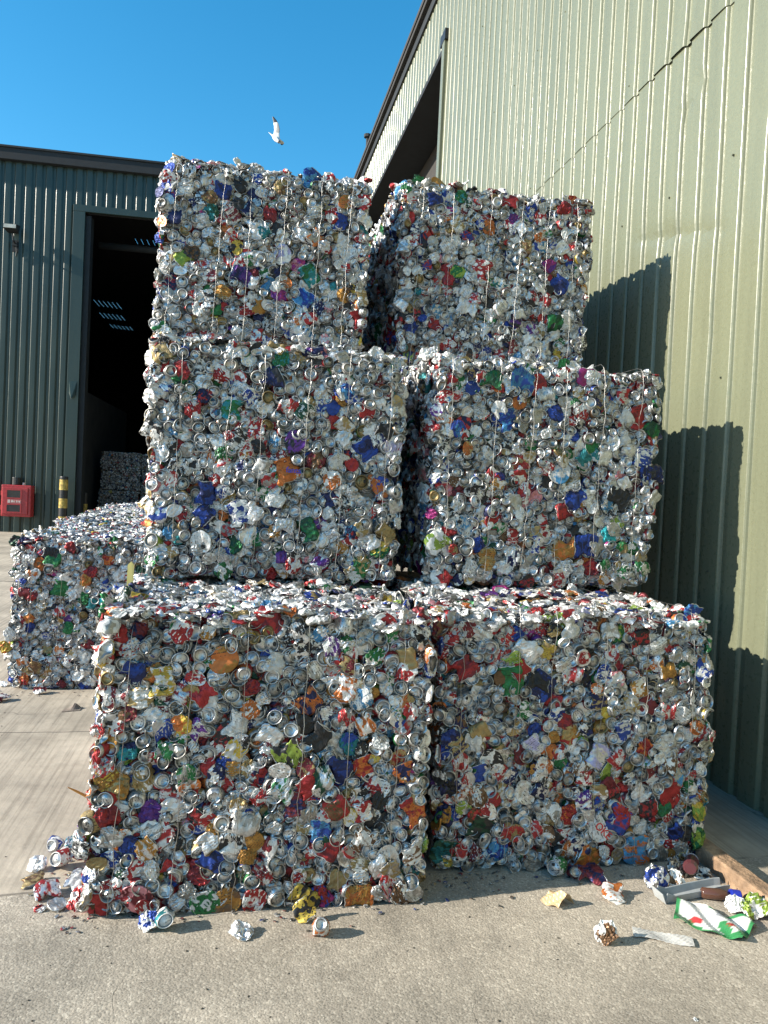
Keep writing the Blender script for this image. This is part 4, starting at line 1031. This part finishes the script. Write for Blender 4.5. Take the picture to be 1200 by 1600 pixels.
# green and white food packet
pr_ = np.random.default_rng(9)
def packet_shape(u, v):
    return (.05 * (v - .5) * (u - .3), .01 * math.sin(u * 9),   .010 + .008 * abs(tri(np.array(u * 9 + v * 5))) + .03 * max(0, .5 - abs(v - .75)) * (1 - u) + .010 * math.sin(u * 14 + v * 9))
vs, f, uv = soft_sheet(26, 16, .25, .16, packet_shape)
cl = []
for u, v in uv:
    c = ink('white')
    if v < .10 + .05 * math.sin(u * 9) or u < .07 or u > .95 or (v < .55 and u > .60 and abs(math.sin(u * 13 + v * 6)) > .45) or (v > .93 and u > .4): c = ink('green', 1.1)
    if (u - .32) ** 2 + ((v - .25) * .8) ** 2 < .008 or (u - .80) ** 2 + (v - .42) ** 2 < .006: c = ink('red')
    if .5 < u < .72 and .68 < v < .86: c = np.array((.30, .31, .33, .2), np.float32)
    if u < .5 and v < .5 and (u + v) < .42 and u > .05: c = ink('green')
    cl.append(np.array((*c[:3], .1)))
coloured('food_packet', vs, f, cl, (1.755, 2.445, 0), math.radians(-42), 'torn green and white food packet with red patches lying on the concrete by the kerb', 'packet', M['print'])
# flattened white carton strip
def strip_shape(u, v): return (0, .003 * math.sin(u * 5), .004 + .0025 * abs(tri(np.array(u * 26 + v * 9))) + .003 * math.sin(u * 7 + v * 2))
vs, f, uv = soft_sheet(22, 6, .20, .055, strip_shape)
cl = [np.array((*(np.array((.56, .55, .52)) if (i * 7) % 11 else np.array((.34, .32, .30))), .1)) for i, (u, v) in enumerate(uv)]
coloured('carton_strip', vs, f, cl, (1.525, 2.385, 0), math.radians(-24), 'long flattened whitish carton strip on the concrete between the crumpled can and the green packet', 'carton', M['print'])
# brown carton
def card_shape(u, v): return (-.02 * v, 0, .006 + .045 * (1 - abs(2 * u - 1)) * (1 - .4 * v) + .006 * math.sin(u * 11 + v * 7))
vs, f, uv = soft_sheet(12, 8, .085, .07, card_shape, .003)
coloured('crushed_carton', vs, f, [np.array((.50, .36, .20, 0)) if (u < .8) else np.array((.30, .20, .10, 0)) for u, v in uv], (1.255, 2.645, 0), math.radians(25), 'crushed tan carton on the concrete in front of the right bale', 'carton', M['print'])
# dark cardboard scrap
vs, f, uv = soft_sheet(8, 6, .11, .07, lambda u, v: (.03 * v, 0, .004 + .035 * max(0, 1 - abs(u - .55) * 3) * v), .003)
coloured('cardboard_scrap', vs, f, [np.array((.26, .21, .17, 0))] * len(uv), (-.985, 5.23, 0), .3, 'small bent dark cardboard scrap on the concrete in front of the low bale', 'scrap', M['print'])
# yellow green crumpled wrapper with white paper, by the kerb
q = piece('foil', (1.955, 2.475, 0), (-.2, -.5, .8), .4, 1.5, ink('lime'), ink('white'), rng=np.random.default_rng(404))
tag(piece_object(q, None, (1.955, 2.475, -q.v[:, 2].min()), 'wrapper'), 'crumpled yellow green wrapper against the kerb at the right edge', 'wrapper')
q = piece('foil', (1.90, 2.50, 0), (-.5, -.5, .6), .9, 1.05, ink('white'), ink('white'), rng=np.random.default_rng(405))
tag(piece_object(q, None, (1.895, 2.515, -q.v[:, 2].min()), 'paper_ball'), 'white crumpled paper beside the yellow green wrapper by the kerb', 'paper')
q = piece('foil_plain', (1.39, 1.98, 0), (0, -.3, 1), .9, .22, ink('white'), ink('silver'), rng=np.random.default_rng(406))
tag(piece_object(q, None, (1.39, 1.985, -q.v[:, 2].min()), 'foil_scrap'), 'tiny white scrap at the bottom edge of the picture', 'scrap')

# grey plastic tray: an open channel with a bent lip
tr = tag(empty('plastic_tray', (1.815, 2.645, .002), math.radians(9)), 'long grey plastic tray lying by the kerb at the edge of the shadow', 'tray')
mb = MB()
sec = [(-.034, .030), (-.030, .030), (-.024, .005), (.022, .005), (.029, .032), (.034, .032), (.026, -.0), (-.027, .0)]
xs = [-.155, -.15, -.12, 0, .12, .15]
vs = [(x, y * (1 - .12 * abs(x) / .15) + .004 * math.sin(x * 20), z * (1.35 if x < -.14 else 1) + .003 * math.sin(x * 17)) for x in xs for y, z in sec]
n8 = len(sec)
mb.add(vs, [(i * n8 + k, i * n8 + (k + 1) % n8, i * n8 + n8 + (k + 1) % n8, i * n8 + n8 + k) for i in range(len(xs) - 1) for k in range(n8)] + [tuple(range(n8 - 1, -1, -1)), tuple((len(xs) - 1) * n8 + k for k in range(n8))])
mb.build('tray_channel', M['grey_plastic'], tr, .002)
mb = MB(); mb.add([(-.158, -.033, .0), (-.158, .031, .0), (-.175, .034, .045), (-.178, -.037, .042), (-.162, -.033, .0), (-.162, .031, .0), (-.181, .034, .045), (-.184, -.037, .042)],
                  [(0, 1, 2, 3), (7, 6, 5, 4), (0, 4, 5, 1), (1, 5, 6, 2), (2, 6, 7, 3), (3, 7, 4, 0)]); mb.build('tray_lip', M['grey_plastic'], tr, .002)

# brown bottle with a blue cap lying behind the tray end, and a dark sleeve of plastic
bt = tag(empty('bottle', (1.92, 2.585, .024), math.radians(-18)), 'small clear brown bottle with a blue screw cap lying against the kerb', 'bottle')
mb = MB(); mb.tube([(-.10, 0, 0), (-.095, 0, 0), (-.03, 0, 0), (-.012, 0, 0), (.004, 0, 0)], [.015, .020, .021, .016, .014], 14); mb.build('bottle_body', M['bottle'], bt, smooth=True)
mb = MB(); mb.tube([(.005, 0, 0), (.012, 0, 0), (.042, 0, 0), (.046, 0, 0)], [.022, .024, .023, .019], 16); mb.build('screw_cap', M['cap_blue'], bt)
bt2 = tag(empty('bottle', (1.90, 2.80, .035), math.radians(55)), 'crushed dark maroon plastic bottle lying by the right bale corner', 'bottle')
mb = MB(); mb.tube([(-.10, 0, .03), (-.08, 0, .028), (-.02, .004, .012), (.03, 0, .0), (.06, 0, -.004)], [.022, .030, .020, .031, .026], 12); mb.build('bottle_body', M['maroon_plastic'], bt2)
mb = MB(); mb.tube([(.0605, 0, -.004), (.066, 0, -.005)], [.029, .027], 14); mb.build('bottle_base', M['cream'], bt2)

# two words of print that can be read on the cans
def lettering(name, text, size, loc, rot, mat, parent, shear=0.0):
    cu = bpy.data.curves.new(name, 'FONT'); cu.body = text; cu.size = size; cu.extrude = .0006; cu.align_x = 'CENTER'; cu.align_y = 'CENTER'; cu.shear = shear; cu.offset = .0006
    t = bpy.data.objects.new(name, cu); col.objects.link(t)
    dg = bpy.context.evaluated_depsgraph_get(); me = bpy.data.meshes.new_from_object(t.evaluated_get(dg))
    bpy.data.objects.remove(t)
    me.materials.clear()
    o = obj(name, me, mat, parent, loc); o.rotation_euler = rot
    return o
bales_ = {o['label'].split(',')[0]: o for o in bpy.data.objects if o.name.startswith('can_bale') and o.get('label')}
br_ = next(o for l_, o in bales_.items() if l_.startswith('bottom right bale at'))
ml_ = next(o for l_, o in bales_.items() if l_.startswith('middle left'))
lettering('can_lettering', 'OKE', .043, (1.535 - 1.42, -.034, .165), (PI / 2, math.radians(42), 0), M['print_red'], br_)
lettering('can_lettering', 'fanta', .036, (.265 - .2, -.040, 1.585 - 1.07), (PI / 2, math.radians(3), 0), M['print_blue'], ml_)

# ------------------------------------------------------------------ the gull
def gull():
    n = 10
    fwd = Vector((.42, -.62, -.66)).normalized()
    w_up = Vector((-.06, .05, 1)).normalized(); w_far = Vector((.42, .90, .16)).normalized()
    mb = MB()
    def loft(axis, a, b, st):      # st: (along, offset along a, half size a, half size b)
        vs = []
        for s, o, ra, rb in st:
            for k in range(n):
                t = 2 * PI * k / n; vs.append(tuple(axis * s + a * (o + ra * math.cos(t)) + b * rb * math.sin(t)))
        m_ = len(st)
        mb.add(vs, [(i * n + k, i * n + (k + 1) % n, (i + 1) * n + (k + 1) % n, (i + 1) * n + k) for i in range(m_ - 1) for k in range(n)] + [tuple(range(n - 1, -1, -1)), tuple((m_ - 1) * n + k for k in range(n))])
    side = fwd.cross(w_up).normalized(); dorsal = side.cross(fwd).normalized()
    loft(fwd, side, dorsal, [(-.30, 0, .075, .009), (-.22, 0, .055, .013), (-.14, 0, .040, .032), (-.05, 0, .062, .058), (.04, 0, .066, .062), (.10, 0, .048, .048), (.135, 0, .036, .037), (.17, 0, .038, .038), (.20, 0, .028, .028), (.215, 0, .012, .012), (.255, 0, .005, .006)])
    for w_ in (w_up, w_far):
        c_ = (Vector((.85, -.35, -.1)) - w_ * Vector((.85, -.35, -.1)).dot(w_)).normalized(); t_ = w_.cross(c_)
        loft(w_, c_, t_, [(.0, .02, .085, .028), (.10, .02, .080, .020), (.22, .035, .074, .014), (.34, .02, .066, .011), (.44, -.015, .050, .009), (.54, -.06, .020, .007)])
    me = bpy.data.meshes.new('gull'); me.from_pydata(mb.v, [], mb.f)
    t = bpy.data.objects.new('gull', me); col.objects.link(t)
    md = t.modifiers.new('r', 'REMESH'); md.mode = 'VOXEL'; md.voxel_size = .007
    dg = bpy.context.evaluated_depsgraph_get(); m2 = bpy.data.meshes.new_from_object(t.evaluated_get(dg)); bpy.data.objects.remove(t)
    co = np.zeros(len(m2.vertices) * 3, np.float32); m2.vertices.foreach_get('co', co); co = co.reshape(-1, 3)
    al = co @ np.array(fwd); up_ = co @ np.array(w_up); fa = co @ np.array(w_far)
    cr = co @ np.array((.85, -.35, -.1))
    c = np.tile(np.array((.72, .72, .70, 0), np.float32), (len(co), 1))
    c[(up_ > .13) & (cr > -.02)] = (.36, .35, .34, 0)
    c[(up_ > .39) | (fa > .42)] = (.02, .02, .025, 0)
    hd = (al > .165) & (up_ < .0); c[hd] = (.10, .085, .075, 0)
    for nme in ('ink', 'second_ink'):
        a = m2.attributes.new(nme, 'FLOAT_COLOR', 'POINT'); a.data.foreach_set('color', c.ravel())
    for p in m2.polygons: p.use_smooth = True
    m2.materials.clear()
    o = obj('seagull', m2, M['print'], None, (.58, 17.4, 9.22)); o.scale = (.92, .92, .92)
    return tag(o, 'white seagull with a black wingtip banking in the blue sky above the stack', 'seagull')
gull()
